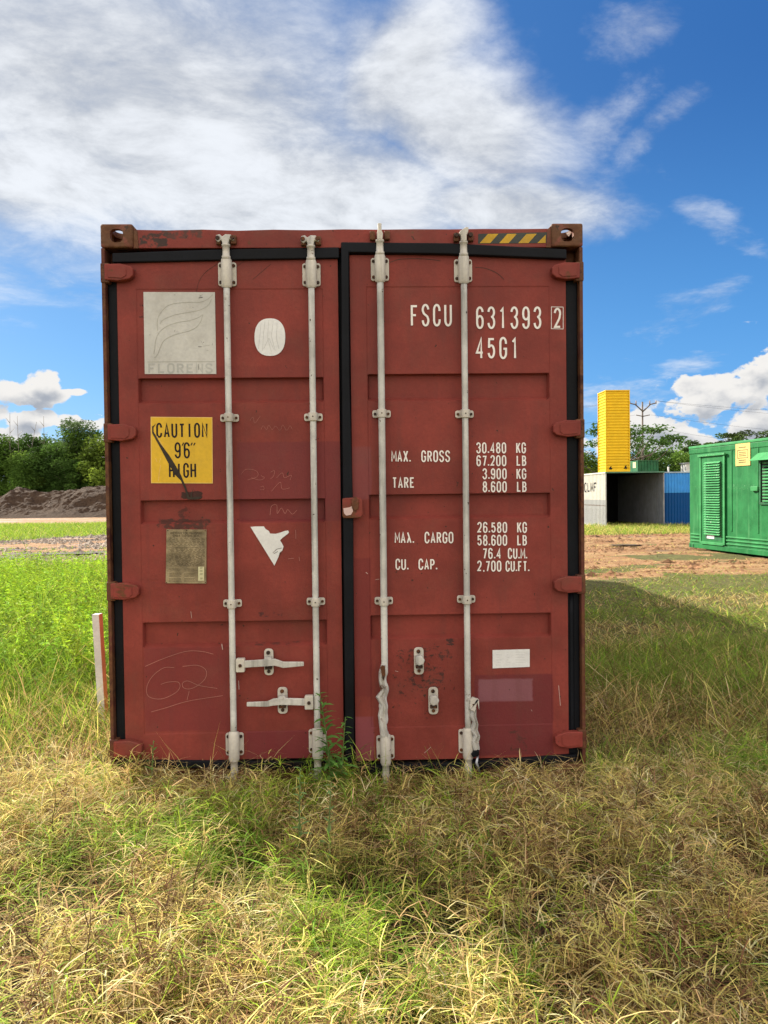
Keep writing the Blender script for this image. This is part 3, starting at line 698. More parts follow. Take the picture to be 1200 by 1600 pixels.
# --- stickers and plates on the left leaf
def flat(name, pxs, y0, mat, parent, th=.0006, ys=.03):
    return MB().prism([U(a, b, ys) for a, b in pxs], y0, y0+th).build(name, mat, parent)
st = flat('logo_sticker', [(224.2, 456.3), (335.8, 456.6), (338, 584.4), (226.3, 584.4)], .0290, 'sticker_white', dl, .002)
c4 = lambda l: [U(220+a/9.6, 450+b/9.6, .029) for a, b in l]
V, F = [], []
for k, l in enumerate(([(1080, 100), (1000, 170), (880, 215), (700, 215), (530, 230), (400, 270), (300, 370), (250, 480), (250, 640)],
          [(1060, 170), (1010, 260), (900, 325), (750, 360), (600, 385), (460, 420), (330, 480), (290, 540)],
          [(925, 400), (860, 445), (720, 490), (560, 515), (400, 570), (280, 660), (225, 780), (210, 900), (195, 985)],
          [(930, 400), (900, 500), (830, 590), (720, 645), (560, 685), (430, 735), (340, 800), (290, 900), (250, 1000), (205, 1050)],
          [(100, 1110), (600, 1106), (1110, 1105)])):
    ribbon(V, F, smooth_line(c4(l)), .0022, .0284-.0001*k)
ribmesh('leaf_print', V, F, 'ghost_line', st)
V, F = [], []
for k, ch in enumerate('FLORENS'):
    xa, zb = U(231.5+k*14.9, 582.2, .029); _, zt_ = U(231.5+k*14.9, 568.5, .029)
    text(V, F, ch, xa, zb, zt_-zb, 0, .037, .0085, .0282)
ribmesh('faded_lettering', V, F, 'ghost_grey', st)
V, F = [], []
for l, wd in (([(870, 150), (930, 138)], .003), ([(880, 122), (912, 118)], .002), ([(860, 882), (915, 882)], .002), ([(868, 1140), (866, 1230)], .0014), ([(1075, 830), (1070, 860)], .0012), ([(505, 655), (515, 630)], .0014), ([(128, 704), (145, 704)], .0014), ([(775, 290), (792, 298)], .0012), ([(985, 938), (1015, 938)], .0008), ([(900, 790), (935, 850)], .0006), ([(940, 870), (1040, 860)], .0006), ([(505, 100), (515, 108)], .0014)):
    ribbon(V, F, c4(l), wd, .0279)
ribmesh('scuff_marking', V, F, 'letter_black', st)
# oval patch
pts = []
for k in range(40):
    A = 2*math.pi*k/40; ca, sa = math.cos(A), math.sin(A)
    pts.append((421.7+24*math.copysign(abs(ca)**.82, ca), 526.8+29.3*math.copysign(abs(sa)**.86, sa)))
ov = flat('oval_sticker', pts, .0290, 'sticker_bright', dl, .002)
V, F = [], []
for k, l in enumerate(([(408, 505), (406, 525), (404, 545)], [(414, 502), (412, 520), (410, 548)], [(420, 500), (418, 528), (424, 550)], [(427, 501), (424, 525), (430, 548)], [(433, 504), (432, 530), (436, 545)], [(412, 545), (420, 528), (428, 546)])):
    ribbon(V, F, [U(a, b, .029) for a, b in l], .0011, .0284-.0001*k)
ribmesh('crease', V, F, 'ghost_grey', ov)
# caution sign
sg = flat('caution_sign', [(235.4, 651.2), (331.8, 652), (332.6, 755.4), (236, 755)], .0291, 'sign_edge', dl, .002)
sf = flat('sign_face', [(236.6, 652.4), (330.7, 653.1), (331.4, 754.2), (237.2, 753.9)], .0283, 'sign_yellow', sg)
V, F = [], []
run(V, F, 'CAUTION', 244.2, 662, 682.8, 9.3, 11.85, 2.9, y=.0279)
run(V, F, '9', 273.0, 692.4, 715, 9.6, 0, 2.8, y=.0279); run(V, F, '6', 287.2, 692.4, 715, 9.6, 0, 2.8, y=.0279)
for l in (((284.6, 696.2), (287.0, 691.6)), ((298.4, 696), (300.4, 691.8)), ((302.6, 696), (304.8, 691.8))): ribbon(V, F, [U(*q, .028) for q in l], .0058, .0276)
run(V, F, 'HIGH', 264.0, 724.6, 745.4, 9.0, 11.2, 2.8, y=.0279)
ribmesh('warning_lettering', V, F, 'letter_black', sg)
c5 = lambda l: [(220+a/8.424, 640+b/8.424) for a, b in l]
flat('tear', c5([(150, 215), (158, 222), (200, 185), (168, 240), (170, 290), (255, 440), (375, 600), (450, 720), (525, 850), (562, 940), (604, 1040), (640, 1160), (608, 1160), (578, 1040), (530, 935), (450, 855), (365, 705), (240, 470), (152, 310)]), .0268, 'tear_dark', dl)
flat('tear', c5([(655, 1160), (660, 1110), (700, 1030), (672, 1110), (672, 1165)]), .0268, 'tear_dark', dl)
flat('tear', c5([(600, 1160), (740, 1145), (800, 1150), (790, 1170), (720, 1185), (620, 1182)]), .0276, 'tear_dark', dl)
V, F = [], []
for k, l in enumerate(([(240, 700), (262, 640)], [(262, 730), (245, 820), (232, 940)], [(195, 640), (215, 690)], [(215, 350), (300, 500)])):
    ribbon(V, F, [U(220+a/8.424, 640+b/8.424, .028) for a, b in l], .0024, .0276-.0001*k)
ribmesh('scratch_marking', V, F, 'sign_edge', sg)
# data plate
pl_ = flat('data_plate', [(260.4, 827), (322.8, 827.4), (322.5, 911.6), (259.2, 911.2)], .0262, 'brass', dl, .003)
c2_ = lambda l: [(250+a/14.1, 815+b/14.1) for a, b in l]
V, F = [], []
def tiny(s, x0, x1, yt, yb):
    a0 = 250+x0/14.1; p_ = (x1-x0)/14.1/len(s); run(V, F, s, a0, 815+yt/14.1, 815+yb/14.1, p_*.74, p_, .42, y=.0257)
tiny('APPROVED FOR TRANSPORT', 225, 940, 232, 278); tiny('UNDER CUSTOMS SEAL', 285, 880, 292, 332)
rr = random.Random(3)
for yy in list(range(365, 560, 34))+list(range(585, 980, 26)):
    xx = 190+rr.uniform(0, 80)
    while xx < 960:
        L_ = rr.uniform(20, 90)
        if yy > 960: pass
        ribbon(V, F, [U(*q, .0257) for q in c2_([(xx, yy+rr.uniform(-4, 4)), (min(xx+L_, 985), yy+rr.uniform(-4, 4))])], .0017, .0257); xx += L_+rr.uniform(10, 60)
for yy in range(1040, 1340, 24):
    for a, b in ((190, 480), (520, 800)):
        if rr.random() < .85: ribbon(V, F, [U(*q, .0257) for q in c2_([(a+rr.uniform(0, 20), yy), (b-rr.uniform(0, 60), yy)])], .0013, .0257)
ribbon(V, F, [U(*q, .0257) for q in c2_([(135, 578), (1030, 560)])], .0012, .0255)
ribmesh('engraved_lettering', V, F, 'brass_line', pl_)
lb = flat('date_label', c2_([(845, 992), (975, 992), (975, 1300), (845, 1300)]), .0252, 'label_cream', pl_)
V, F = [], []
for yt, s in ((1010, '98'), (1070, '10'), (1140, '06'), (1240, '01')):
    for k in range(3): ribbon(V, F, [U(*q, .0248) for q in c2_([(878+rr.uniform(-6, 6), yt+k*14), (940+rr.uniform(-8, 8), yt+k*14)])], .0010, .0248)
ribmesh('stamp_lettering', V, F, 'letter_black', lb)
for a, b in ((262.5, 829), (321, 829), (292, 828.5), (260.5, 910), (321, 910)): bolt(pl_, U(a, b)[0], U(a, b)[1], .0262, .0032, .002, 8, 'rivet')
c3_ = lambda l: [(140+a/2.857, 770+b/2.857) for a, b in l]
torn = flat('torn_sticker', c3_([(718, 152), (740, 150), (778, 150), (786, 162), (800, 170), (806, 182), (830, 183), (850, 178), (872, 170), (886, 168), (890, 176), (884, 184), (862, 200), (850, 212), (858, 224), (866, 240), (860, 258), (848, 268), (845, 282), (825, 325), (790, 268)]), .0288, 'sticker_bright', dl, .002)
V, F = [], []
for k, l in enumerate(([(818, 268), (835, 252), (858, 246)], [(822, 272), (840, 262)], [(845, 282), (856, 266)])): ribbon(V, F, [U(*q, .028) for q in c3_(l)], .0022, .0282-.0002*k)
ribmesh('scuff_marking', V, F, 'bolt', torn)
rs = flat('blank_sticker', [(769.6, 1015.8), (827.6, 1014.2), (827.6, 1042), (769.8, 1044.2)], .0290, 'sticker_bright', dr, .002)
V, F = [], []
for k in range(6):
    yy = 1019+k*4
    for a, b in ((774, 785), (790, 799), (803, 822)): ribbon(V, F, [U(a+rr.uniform(0, 3), yy, .029), U(b-rr.uniform(0, 5), yy, .029)], .0008, .0285)
ribmesh('faint_print', V, F, 'ghost_grey', rs)
# chalk and scratches
V, F = [], []
LN = [[(248, 775), (330, 740), (430, 708), (500, 708), (552, 720)],
      [(378, 780), (330, 782), (280, 820), (255, 870), (265, 910), (320, 920), (380, 895), (403, 868), (395, 845), (350, 845), (318, 855)],
      [(415, 775), (480, 770), (518, 790), (518, 825), (490, 855), (450, 875), (420, 870), (415, 850), (440, 840), (490, 860), (570, 873)],
      [(275, 978), (340, 960), (440, 930), (595, 905)], [(445, 885), (435, 925)], [(920, 165), (921, 205)], [(935, 285), (938, 305)], [(885, 295), (912, 292)]]
for k, l in enumerate(LN): ribbon(V, F, smooth_line([U(*q, .029) for q in c3_(l)]), .0026, .0292-.0002*k)
c1_ = lambda l: [(140+a/2.857, 330+b/2.857) for a, b in l]
for k, l in enumerate([[(675, 1175), (700, 1152), (745, 1160), (748, 1185), (705, 1200)], [(722, 1190), (760, 1200), (780, 1190), (765, 1180)], [(760, 1232), (775, 1228), (778, 1242), (760, 1244)],
          [(808, 1165), (825, 1158), (822, 1180), (808, 1195)], [(835, 1190), (860, 1168), (870, 1190), (900, 1178), (895, 1200)], [(812, 1250), (850, 1210), (860, 1240), (895, 1235)],
          [(765, 975), (775, 958), (790, 975), (800, 955), (815, 975), (830, 960), (850, 978), (862, 955), (880, 978), (895, 958), (905, 975)], [(715, 935), (730, 920), (738, 945), (762, 915)]]):
    ribbon(V, F, smooth_line([U(*q, .029) for q in c1_(l)]), .0013, .0292-.0002*k)
ribmesh('chalk_marking', V, F, 'chalk', dl)
V, F = [], []
ribbon(V, F, smooth_line([U(*q, .064) for q in c3_([(805, 100), (812, 60), (835, 55), (838, 92), (856, 68), (872, 92), (885, 75), (905, 95), (925, 78)])]), .002, .0645)
ribmesh('chalk_marking', V, F, 'chalk', dl)
V, F = [], []
for k, (l, wd) in enumerate((([(590, 675), (594, 700)], .004), ([(665, 838), (667, 878)], .003), ([(452, 530), (456, 560)], .002))): ribbon(V, F, [U(*q, .029) for q in c3_(l)], wd, .0290-.0001*k)
ribmesh('scratch_marking', V, F, 'pale_scratch', dl)
c6_ = lambda l: [(520+a/2.857, 770+b/2.857) for a, b in l]
V, F = [], []
for k, (l, wd) in enumerate((([(148, 355), (156, 362)], .003), ([(278, 795), (292, 798)], .002), ([(408, 1162), (438, 1135)], .002), ([(1008, 860), (1016, 950)], .0022), ([(190, 388), (208, 385)], .002), ([(885, 968), (890, 975)], .002))): ribbon(V, F, [U(*q, .029) for q in c6_(l)], wd, .0288-.0001*k)
ribmesh('chip_marking', V, F, 'pale_scratch', dr)
V, F = [], []
c7_ = lambda l: [(520+a/2.857, 330+b/2.857) for a, b in l]
for k, l in enumerate(([(255, 228), (300, 215), (380, 212), (440, 216), (480, 222)], [(635, 250), (680, 255), (730, 275), (765, 305)])): ribbon(V, F, smooth_line([U(*q, .029) for q in c7_(l)]), .0026, .0290-.0001*k)
ribmesh('scuff_marking', V, F, 'tear_dark', dr)
V, F = [], []
for k, l in enumerate(([(728, 305), (810, 235)], [(475, 360), (490, 310), (520, 270), (570, 235)], [(655, 248), (690, 222)])): ribbon(V, F, smooth_line([U(*q, .029) for q in c1_(l)]), .0018, .0290-.0001*k)
ribmesh('scuff_marking', V, F, 'tear_dark', dl)
# scuffs round the two bare retainers of the right leaf: small chips of bare, darkened steel
V, F = [], []
for k in range(70):
    A = rr.uniform(0, 6.28); d_ = rr.choice((26, 34, 44, 20, 52))*rr.uniform(.8, 1.15)
    cx_, cy_ = (655, 1045) if k < 52 else (668, 1080)
    qx, qy = cx_+d_*math.cos(A)*.9, cy_+d_*math.sin(A)*.9
    if qx < 614 or qx > 712 or qy < 1006: continue
    L_ = rr.uniform(1, 5); B_ = A+1.57+rr.uniform(-.5, .5)
    ribbon(V, F, [U(qx, qy, .029), U(qx+L_*math.cos(B_), qy+L_*math.sin(B_), .029)], rr.uniform(.001, .0038), .0291-.00003*k)
ribmesh('chip_marking', V, F, 'tear_dark', dr)
# ================================================================== ground and land
def vnoise(x, y, scale, seed=0, oct=4, gain=.5):
    """value noise 0..1 on arrays"""
    def h(i, j, s):
        n = (i*374761393+j*668265263+s*1442695041) & 0xffffffff
        n = ((n ^ (n >> 13))*1274126177) & 0xffffffff
        return ((n ^ (n >> 16)) & 0xffff)/65535.0
    x = np.asarray(x, float)*scale; y = np.asarray(y, float)*scale; r = 0; a = 1; tot = 0
    for o in range(oct):
        i = np.floor(x).astype(np.int64); j = np.floor(y).astype(np.int64); fx = x-i; fy = y-j
        fx = fx*fx*(3-2*fx); fy = fy*fy*(3-2*fy); s = seed+o*17
        v = (h(i, j, s)*(1-fx)+h(i+1, j, s)*fx)*(1-fy)+(h(i, j+1, s)*(1-fx)+h(i+1, j+1, s)*fx)*fy
        r = r+v*a; tot += a; a *= gain; x = x*2.03+11.3; y = y*2.03+5.7
    return r/tot
def sst(v, a, b): t_ = np.clip((v-a)/(b-a), 0, 1); return t_*t_*(3-2*t_)
def dirt_mask(x, y):
    x = np.asarray(x, float); y = np.asarray(y, float)+(vnoise(x, y, 1.9, 88, 3)-.5)*1.1
    """1 = bare earth, 0 = grass"""
    n = vnoise(x, y, .35, 3)-.5; n2 = vnoise(x, y, 1.6, 9)-.5; n3 = vnoise(x*.35, y, 1.1, 21)-.5
    # left: muddy road, then a grass strip, then the track in front of the heap
    far = 26.0+1.5*(x+12)+n*3
    l = sst(y, 10.3+n*2+n2*.6, 11.6+n*2+n2*.6)*(1-sst(y, far-.8, far+.8))
    l = np.maximum(l, sst(y, 43+n*3, 45+n*3)*(1-sst(y, 60, 62)))
    l = l*(1-.25*(n3 > .28))
    # right: worn sandy yard with patches of turf, grass before the containers
    r = sst(y, 8.2+n*5+n2*1.8, 10.6+n*5+n2*1.8)*(1-sst(y, 23.2+n*2, 24.4+n*2))
    patch = sst(vnoise(x*.35, y, .8, 31)+n2*.3, .50, .66)*(1-sst(y, 15.5, 18))
    patch = np.maximum(patch, sst(vnoise(x*.4, y, 1.2, 51)+n2*.3, .64, .76)*.8)
    r = r*(1-patch)
    return np.where(x < 0, l, r)*(np.abs(y-29) < 35)
def rutw(x, y): return vnoise(x*.25, y+x*.04, 2.6, 41, 3)
def ground_z(x, y):
    z = (vnoise(x, y, .9, 5)-.5)*.05+(vnoise(x, y, 4.0, 6)-.5)*.025
    d = dirt_mask(x, y); z = z+d*(rutw(x, y)-.5)*.07
    dist = np.hypot(x, y+3.9)
    return z*np.clip(1.2-dist/90, .1, 1)
def axis(pos):
    out = []; cur = pos[0][0]
    for (a, b, st_) in pos: out += list(np.arange(a, b, st_))
    out.append(pos[-1][1]); return np.array(out)
gx = axis([(-900, -200, 100), (-200, -60, 20), (-60, -24, 1.5), (-24, -8, .25), (-8, 12, .10), (12, 20, .25), (20, 60, 2), (60, 200, 20), (200, 900, 100)])
gy = axis([(-300, -40, 65), (-40, -6, 4), (-6, 26, .10), (26, 62, .3), (62, 120, 4), (120, 1500, 120)])
GX, GY = np.meshgrid(gx, gy); gxr, gyr = GX.ravel(), GY.ravel()
gz = ground_z(gxr, gyr); gz[np.hypot(gxr, gyr) > 100] = -.02
dm = dirt_mask(gxr, gyr); nx_, ny_ = len(gx), len(gy)
idx = np.arange(nx_*ny_).reshape(ny_, nx_)
Fq = np.stack([idx[:-1, :-1], idx[:-1, 1:], idx[1:, 1:], idx[1:, :-1]], -1).reshape(-1, 4)
wet = np.where(gxr < 0, sst(vnoise(gxr*.3, gyr, .9, 71), .52, .70), sst(vnoise(gxr*.3, gyr, 1.0, 77), .70, .8))*dm
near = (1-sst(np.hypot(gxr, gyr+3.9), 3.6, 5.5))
m_, t = newmat('earth'); o = t.obj(); A3 = t.sep(t.attr('tint'))
n = t.noise(o, 1.4, 8, .62); f = t.noise(o, 22, 8, .7); lng = t.noise(t.vm('MULTIPLY', o, (.35, 1.6, 1)), 1.1, 6, .6)
dirtc = t.mix(t.ss(n, .32, .68), rgb(.33, .165, .075), rgb(.46, .28, .145)); dirtc = t.mix(t.ss(f, .4, .7, 0, .55), dirtc, rgb(.20, .12, .065)); dirtc = t.mix(t.ss(lng, .52, .66, 0, .5), dirtc, rgb(.50, .34, .16))
wetc = t.mix(t.ss(f, .35, .65), rgb(.15, .11, .085), rgb(.33, .27, .22))
dirtc = t.mix(A3[1], dirtc, wetc)
gr = t.mix(t.ss(t.noise(o, 5, 8, .7), .35, .65), rgb(.085, .075, .03), rgb(.15, .155, .045)); gr = t.mix(t.ss(f, .45, .7, 0, .6), gr, rgb(.24, .20, .08))
edge = t.ss(t.m('ADD', A3[0], t.m('MULTIPLY', t.m('SUBTRACT', f, .5), .9)), .35, .60)
rut = t.noise(t.vm('MULTIPLY', o, (.22, 2.4, 1)), 1.3, 7, .7)
dirtc = t.mix(t.ss(rut, .50, .68, 0, .75), dirtc, rgb(.17, .105, .065))
c = t.mix(edge, gr, dirtc)
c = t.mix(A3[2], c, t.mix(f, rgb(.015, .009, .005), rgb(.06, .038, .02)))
finish(t, c, t.m('SUBTRACT', .92, t.m('MULTIPLY', A3[1], .45)), 0, t.bump(t.m('ADD', t.m('ADD', f, t.m('MULTIPLY', t.noise(o, 90, 4), .5)), t.m('MULTIPLY', rut, 2.5)), 1.0, .05), spec=.25)
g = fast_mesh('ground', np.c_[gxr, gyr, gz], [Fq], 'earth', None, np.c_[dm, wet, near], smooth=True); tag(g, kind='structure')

# puddles: still brown water a little above the mud
# loose clods and stones of the yard and the muddy road
def clods(name, x, y, s, label, mat):
    n = len(x); base = np.array([(1, 0, 0), (-1, 0, 0), (0, 1, 0), (0, -1, 0), (0, 0, 1), (0, 0, -1)], float)
    fc = np.array([(0, 2, 4), (2, 1, 4), (1, 3, 4), (3, 0, 4), (2, 0, 5), (1, 2, 5), (3, 1, 5), (0, 3, 5)])
    V = base[None]*s[:, None, None]*rng.uniform(.6, 1.5, (n, 6, 1))*np.array([1.2, 1, .6]); V = V+np.stack([x, y, ground_z(x, y)], -1)[:, None]
    tag(fast_mesh(name, V.reshape(-1, 3), [(np.arange(n)*6)[:, None, None].repeat(8, 1).reshape(n, 8, 1).__add__(fc[None]).reshape(-1, 3)], mat), label, 'gravel', kind='stuff')
paint('clod_earth', (.30, .165, .09), var=.4, rough=.9, bumps=.3); paint('clod_grey', (.27, .22, .18), var=.4, rough=.85, bumps=.3)
x = rng.uniform(2, 14, 16000); y = rng.uniform(9, 24, 16000); k = rng.uniform(0, 1, 16000) < dirt_mask(x, y)*sst(vnoise(x*.3, y, 1.2, 501, 3), .38, .62); x, y = x[k], y[k]
clods('loose_gravel', x, y, rng.gamma(2, .011, len(x))+.008, 'small reddish clods and stones on the bare yard right of the container', 'clod_earth')
x = rng.uniform(-18, -5, 22000); y = rng.uniform(11, 30, 22000); k = rng.uniform(0, 1, 22000) < dirt_mask(x, y)*sst(vnoise(x*.3, y, 1.2, 511, 3), .34, .60); x, y = x[k], y[k]
clods('loose_gravel', x, y, rng.gamma(2, .014, len(x))+.010, 'grey brown stones and clods on the muddy road left of the container', 'clod_grey')
m_, t = newmat('muddy_water'); o = t.obj()
finish(t, rgb(.20, .15, .11), .22, 0, t.bump(t.noise(o, 6, 3), .05, .01), spec=.6)
def puddle(cx, cy, rx, ry, seed):
    r_ = random.Random(seed); n = 40; ph = [r_.uniform(0, 6.28) for _ in range(5)]
    bm = bmesh.new(); vs = []
    for k in range(n):
        A = 2*math.pi*k/n; q = 1+.22*math.sin(2*A+ph[0])+.18*math.sin(3*A+ph[1])+.12*math.sin(5*A+ph[2])+.07*math.sin(9*A+ph[3])
        vs.append(bm.verts.new((cx+rx*q*math.cos(A), cy+ry*q*math.sin(A), .030)))
    bm.faces.new(vs); me = bpy.data.meshes.new('puddle'); bm.to_mesh(me); bm.free(); me.materials.append(MATS['muddy_water'])
    p = bpy.data.objects.new('puddle', me); col.objects.link(p); tag(p, kind='structure')
for i, a in enumerate(((-9.6, 16.2, 1.5, .45), (-8.3, 17.6, 1.2, .5), (-11.2, 19.2, 1.0, .5), (7.6, 18.0, .35, .4))): puddle(*a, i)

# ================================================================== grass
def leafmat(name, tr=.4, rough=.55):
    m, t = newmat(name); c = t.attr('tint'); finish(t, c, .75, 0, None, .08, (tr, c))
leafmat('blade', .36); leafmat('leaf', .38)
def blades(x, y, z, h, wd, lean, curl, colr, tipc=None, az_=None, kink=.0):
    N = len(x); A = rng.uniform(0, 2*math.pi, N) if az_ is None else az_; B = A+rng.normal(0, .8+kink, N)
    T = np.array([0, .36, .70, 1.0]); V = np.zeros((N, 7, 3)); fa = rng.uniform(0, 2*math.pi, N)
    wx, wy = np.cos(fa), np.sin(fa)
    for k, t_ in enumerate(T):
        cx = x+h*(lean*t_*np.cos(A)+curl*t_*t_*np.cos(B)); cy = y+h*(lean*t_*np.sin(A)+curl*t_*t_*np.sin(B))
        L = np.sqrt(1/(1+lean**2)); cz = z-.02+h*(t_*L-curl*.55*t_*t_)
        ww = wd*(1-.35*t_)*.5
        if k < 3:
            V[:, 2*k] = np.c_[cx-wx*ww, cy-wy*ww, cz]; V[:, 2*k+1] = np.c_[cx+wx*ww, cy+wy*ww, cz]
        else: V[:, 6] = np.c_[cx, cy, cz]
    b = (np.arange(N)*7)[:, None]
    Q = np.concatenate([b+np.array([[0, 1, 3, 2]]), b+np.array([[2, 3, 5, 4]])]); Tt = b+np.array([[4, 5, 6]])
    C = np.repeat(colr[:, None, :], 7, 1)
    if tipc is not None: C[:, 4:] = tipc[:, None, :]
    return V.reshape(-1, 3), Q, Tt, C.reshape(-1, 3)
def leafy_stems(x, y, h, nl, ll, wd, colr, lean=.25):
    """thin upright culms with short arching leaves leaving them all the way up"""
    N = len(x); z = ground_z(x, y); la = rng.uniform(0, 6.283, N); ln = np.abs(rng.normal(0, lean, N)); o = []
    o.append(blades(x, y, z, h, np.full(N, .0026), ln, ln*.3, colr*.75, az_=la, kink=-.75))
    k = np.repeat(np.arange(N), nl); M_ = len(k); t_ = rng.uniform(.12, 1.0, M_)**.8; L = 1/np.sqrt(1+ln[k]**2)
    px = x[k]+h[k]*(ln[k]*t_)*np.cos(la[k]); py = y[k]+h[k]*(ln[k]*t_)*np.sin(la[k]); pz = z[k]+h[k]*t_*L
    c = colr[k]*rng.uniform(.7, 1.3, (M_, 1)); l = ll*rng.uniform(.5, 1.4, M_)
    o.append(blades(px, py, pz, l, wd*rng.uniform(.7, 1.4, M_), rng.uniform(.3, 1.3, M_), rng.uniform(.2, 1.4, M_), c, np.clip(c*1.15, 0, .95), kink=.1)); return o
def scatter(n, x0, x1, y0, y1, keep=None):
    x = rng.uniform(x0, x1, n); y = rng.uniform(y0, y1, n)
    k = ~((np.abs(x) < W2+.02) & (y > .05) & (y < LEN))
    if keep is not None: k &= rng.uniform(0, 1, n) < keep(x, y)
    return x[k], y[k]
def mixcol(opts, wts, n):
    """per blade colour from a palette with varying weights (n x k)"""
    wts = wts/wts.sum(1, keepdims=True); cum_ = wts.cumsum(1); u = rng.uniform(0, 1, (n, 1)); i = (u > cum_).sum(1).clip(0, len(opts)-1)
    c = np.array(opts)[i]; return np.clip(c*rng.uniform(.55, 1.35, (n, 1))*rng.uniform(.93, 1.07, (n, 3)), 0.005, .9)
STRAW, TAN, BROWN, GREEN, LIME, OLIVE, PALE = (.74, .62, .20), (.56, .40, .18), (.18, .095, .05), (.17, .30, .04), (.34, .48, .05), (.26, .27, .07), (.74, .62, .34)
def grass_obj(name, parts, label, mat='blade'):
    V = []; Q = []; T = []; C = []; off = 0
    for v, q, t_, c in parts:
        V.append(v); Q.append(q+off); C.append(c)
        if t_ is not None: T.append(t_+off)
        off += len(v)
    F = [np.concatenate(Q)]+([np.concatenate(T)] if T else [])
    o = fast_mesh(name, np.concatenate(V), F, mat, None, np.concatenate(C)); tag(o, label, 'grass', kind='stuff'); return o
def fov_keep(x, y): return (np.abs(x-CAM[0]-.02*(y-CAM[1])) < .56*(y-CAM[1])+1.5)
# ---- foreground: dead, matted straw with green patches
parts = []
def greenness(x, y):
    g1 = vnoise(x, y, 1.3, 101, 3)
    g = sst(g1, .53, .70)
    g = np.maximum(g, np.exp(-(((x-.05)/.40)**2+((y+1.35)/.45)**2))*1.1)          # green tuft in the middle
    g = np.maximum(g, np.exp(-(((x+.75)/.35)**2+((y+.75)/.35)**2))*.35)
    g = np.maximum(g, sst(x, 1.3, 2.3)*sst(y, -1.6, .6)*.75)                       # right side turns green
    g = np.maximum(g, sst(-x, 1.7, 2.4)*sst(y, -.6, .8))
    return np.clip(g, 0, 1)
def fg(n, y0, y1, hs, lean, wd, dens=None, dead=1.0):
    x, y = scatter(n, -3.8, 4.2, y0, y1, lambda a, b: fov_keep(a, b)*1.0)
    n = len(x); m_c = n//26; cx_, cy_ = rng.uniform(-3.8, 4.2, m_c), rng.uniform(y0, y1, m_c)
    ci = rng.integers(0, m_c, n); cl_ = rng.uniform(0, 1, n) < .72; sp = rng.normal(0, .030, (n, 2))
    x = np.where(cl_, cx_[ci]+sp[:, 0], x); y = np.where(cl_, cy_[ci]+sp[:, 1], y); out = np.arctan2(sp[:, 1], sp[:, 0])+rng.normal(0, .5, n)
    kp = fov_keep(x, y) & (y < y1+.03); x, y, ci, cl_, out = x[kp], y[kp], ci[kp], cl_[kp], out[kp]; n = len(x)
    cb = rng.uniform(.68, 1.32, m_c)[ci]*1.0; cb = np.where(cl_, cb, 1.0); chh = np.where(cl_, rng.uniform(.7, 1.4, m_c)[ci], .9)
    g_ = greenness(x, y); g_ = np.clip(g_+np.where(cl_, (rng.uniform(0, 1, m_c)[ci] < .14)*.8, 0), 0, 1); br = vnoise(x, y, 1.1, 131, 3); st = vnoise(x, y, .7, 151, 3)
    h = rng.gamma(6, hs/6, n)*(.65+.7*vnoise(x, y, 2.2, 111, 2)); h = np.minimum(h, hs*1.6)*chh
    edge = sst(-y, -.1, .5); h *= (1.12-.12*edge)
    W = np.stack([(1-g_)*(.2+st)*.9, (1-g_)*.8, (1-g_)*sst(br, .45, .7)*1.1*dead+.06, g_*.9+.12, g_*.55+.12*st, .10+g_*.35, (1-g_)*.22], 1)
    c = mixcol([STRAW, TAN, BROWN, GREEN, LIME, OLIVE, PALE], W, n)*cb[:, None]
    ln = np.abs(rng.normal(lean, .35, n)); cu = rng.uniform(.2, 1.3, n)
    tip = np.clip(c*.8+np.array(STRAW)*.25, 0, 1)
    parts.append(blades(x, y, ground_z(x, y), h, rng.uniform(.6, 1.4, n)*wd, ln, cu, c, tip, az_=np.where(cl_, out, rng.uniform(0, 6.283, n)), kink=.5))
fg(64000, -3.3, .12, .085, 1.1, .0040, dead=2.6)    # lower thatch
fg(34000, -3.3, .12, .15, .7, .0040)
fg(3500, -3.3, .12, .27, .5, .0030)
fg(6000, -.40, .10, .18, .35, .0034)
def culms(n, y0, y1, hm, nl, ll, wd):
    x, y = scatter(n, -4.0, 4.4, y0, y1, lambda a, b: fov_keep(a, b)*(.25+.75*sst(vnoise(a, b, 4.5, 601, 3), .36, .52)))
    m_c = len(x)//7; cx_, cy_ = x[:m_c], y[:m_c]; ci = rng.integers(0, m_c, len(x)); cl_ = rng.uniform(0, 1, len(x)) < .75
    x = np.where(cl_, cx_[ci]+rng.normal(0, .022, len(x)), x); y = np.where(cl_, cy_[ci]+rng.normal(0, .022, len(x)), y); kp = y < y1; x, y, ci = x[kp], y[kp], ci[kp]
    n = len(x); g_ = greenness(x, y); tuft = rng.uniform(0, 1, m_c)[ci]; g_ = np.clip(g_*.8+(tuft < .12)*.8, 0, 1); st = vnoise(x, y, .7, 151, 3); br = vnoise(x, y, 1.1, 131, 3)
    W = np.stack([(1-g_)*(.3+st), (1-g_)*.85, (1-g_)*(sst(br, .42, .62)*.9+.12)+.04, g_*.6+.03, g_*.7+.06, .08+g_*.2, (1-g_)*.35], 1)
    c = mixcol([STRAW, TAN, BROWN, GREEN, LIME, OLIVE, PALE], W, n)*rng.uniform(.75, 1.2, m_c)[ci][:, None]
    h = hm*(1-.20*sst(y, -.9, -.1))*rng.uniform(.6, 1.25, n)*(.55+.9*vnoise(x, y, 2.6, 611, 3))*rng.uniform(.75, 1.25, m_c)[ci]
    parts.extend(leafy_stems(x, y, h, nl, ll, wd, c))
culms(36000, -3.3, .10, .21, 9, .066, .0039)
culms(3000, -.75, .10, .22, 8, .070, .0036)
grass_obj('dry_grass', parts, 'matted straw coloured dry grass with green tufts in the foreground before the red container doors')
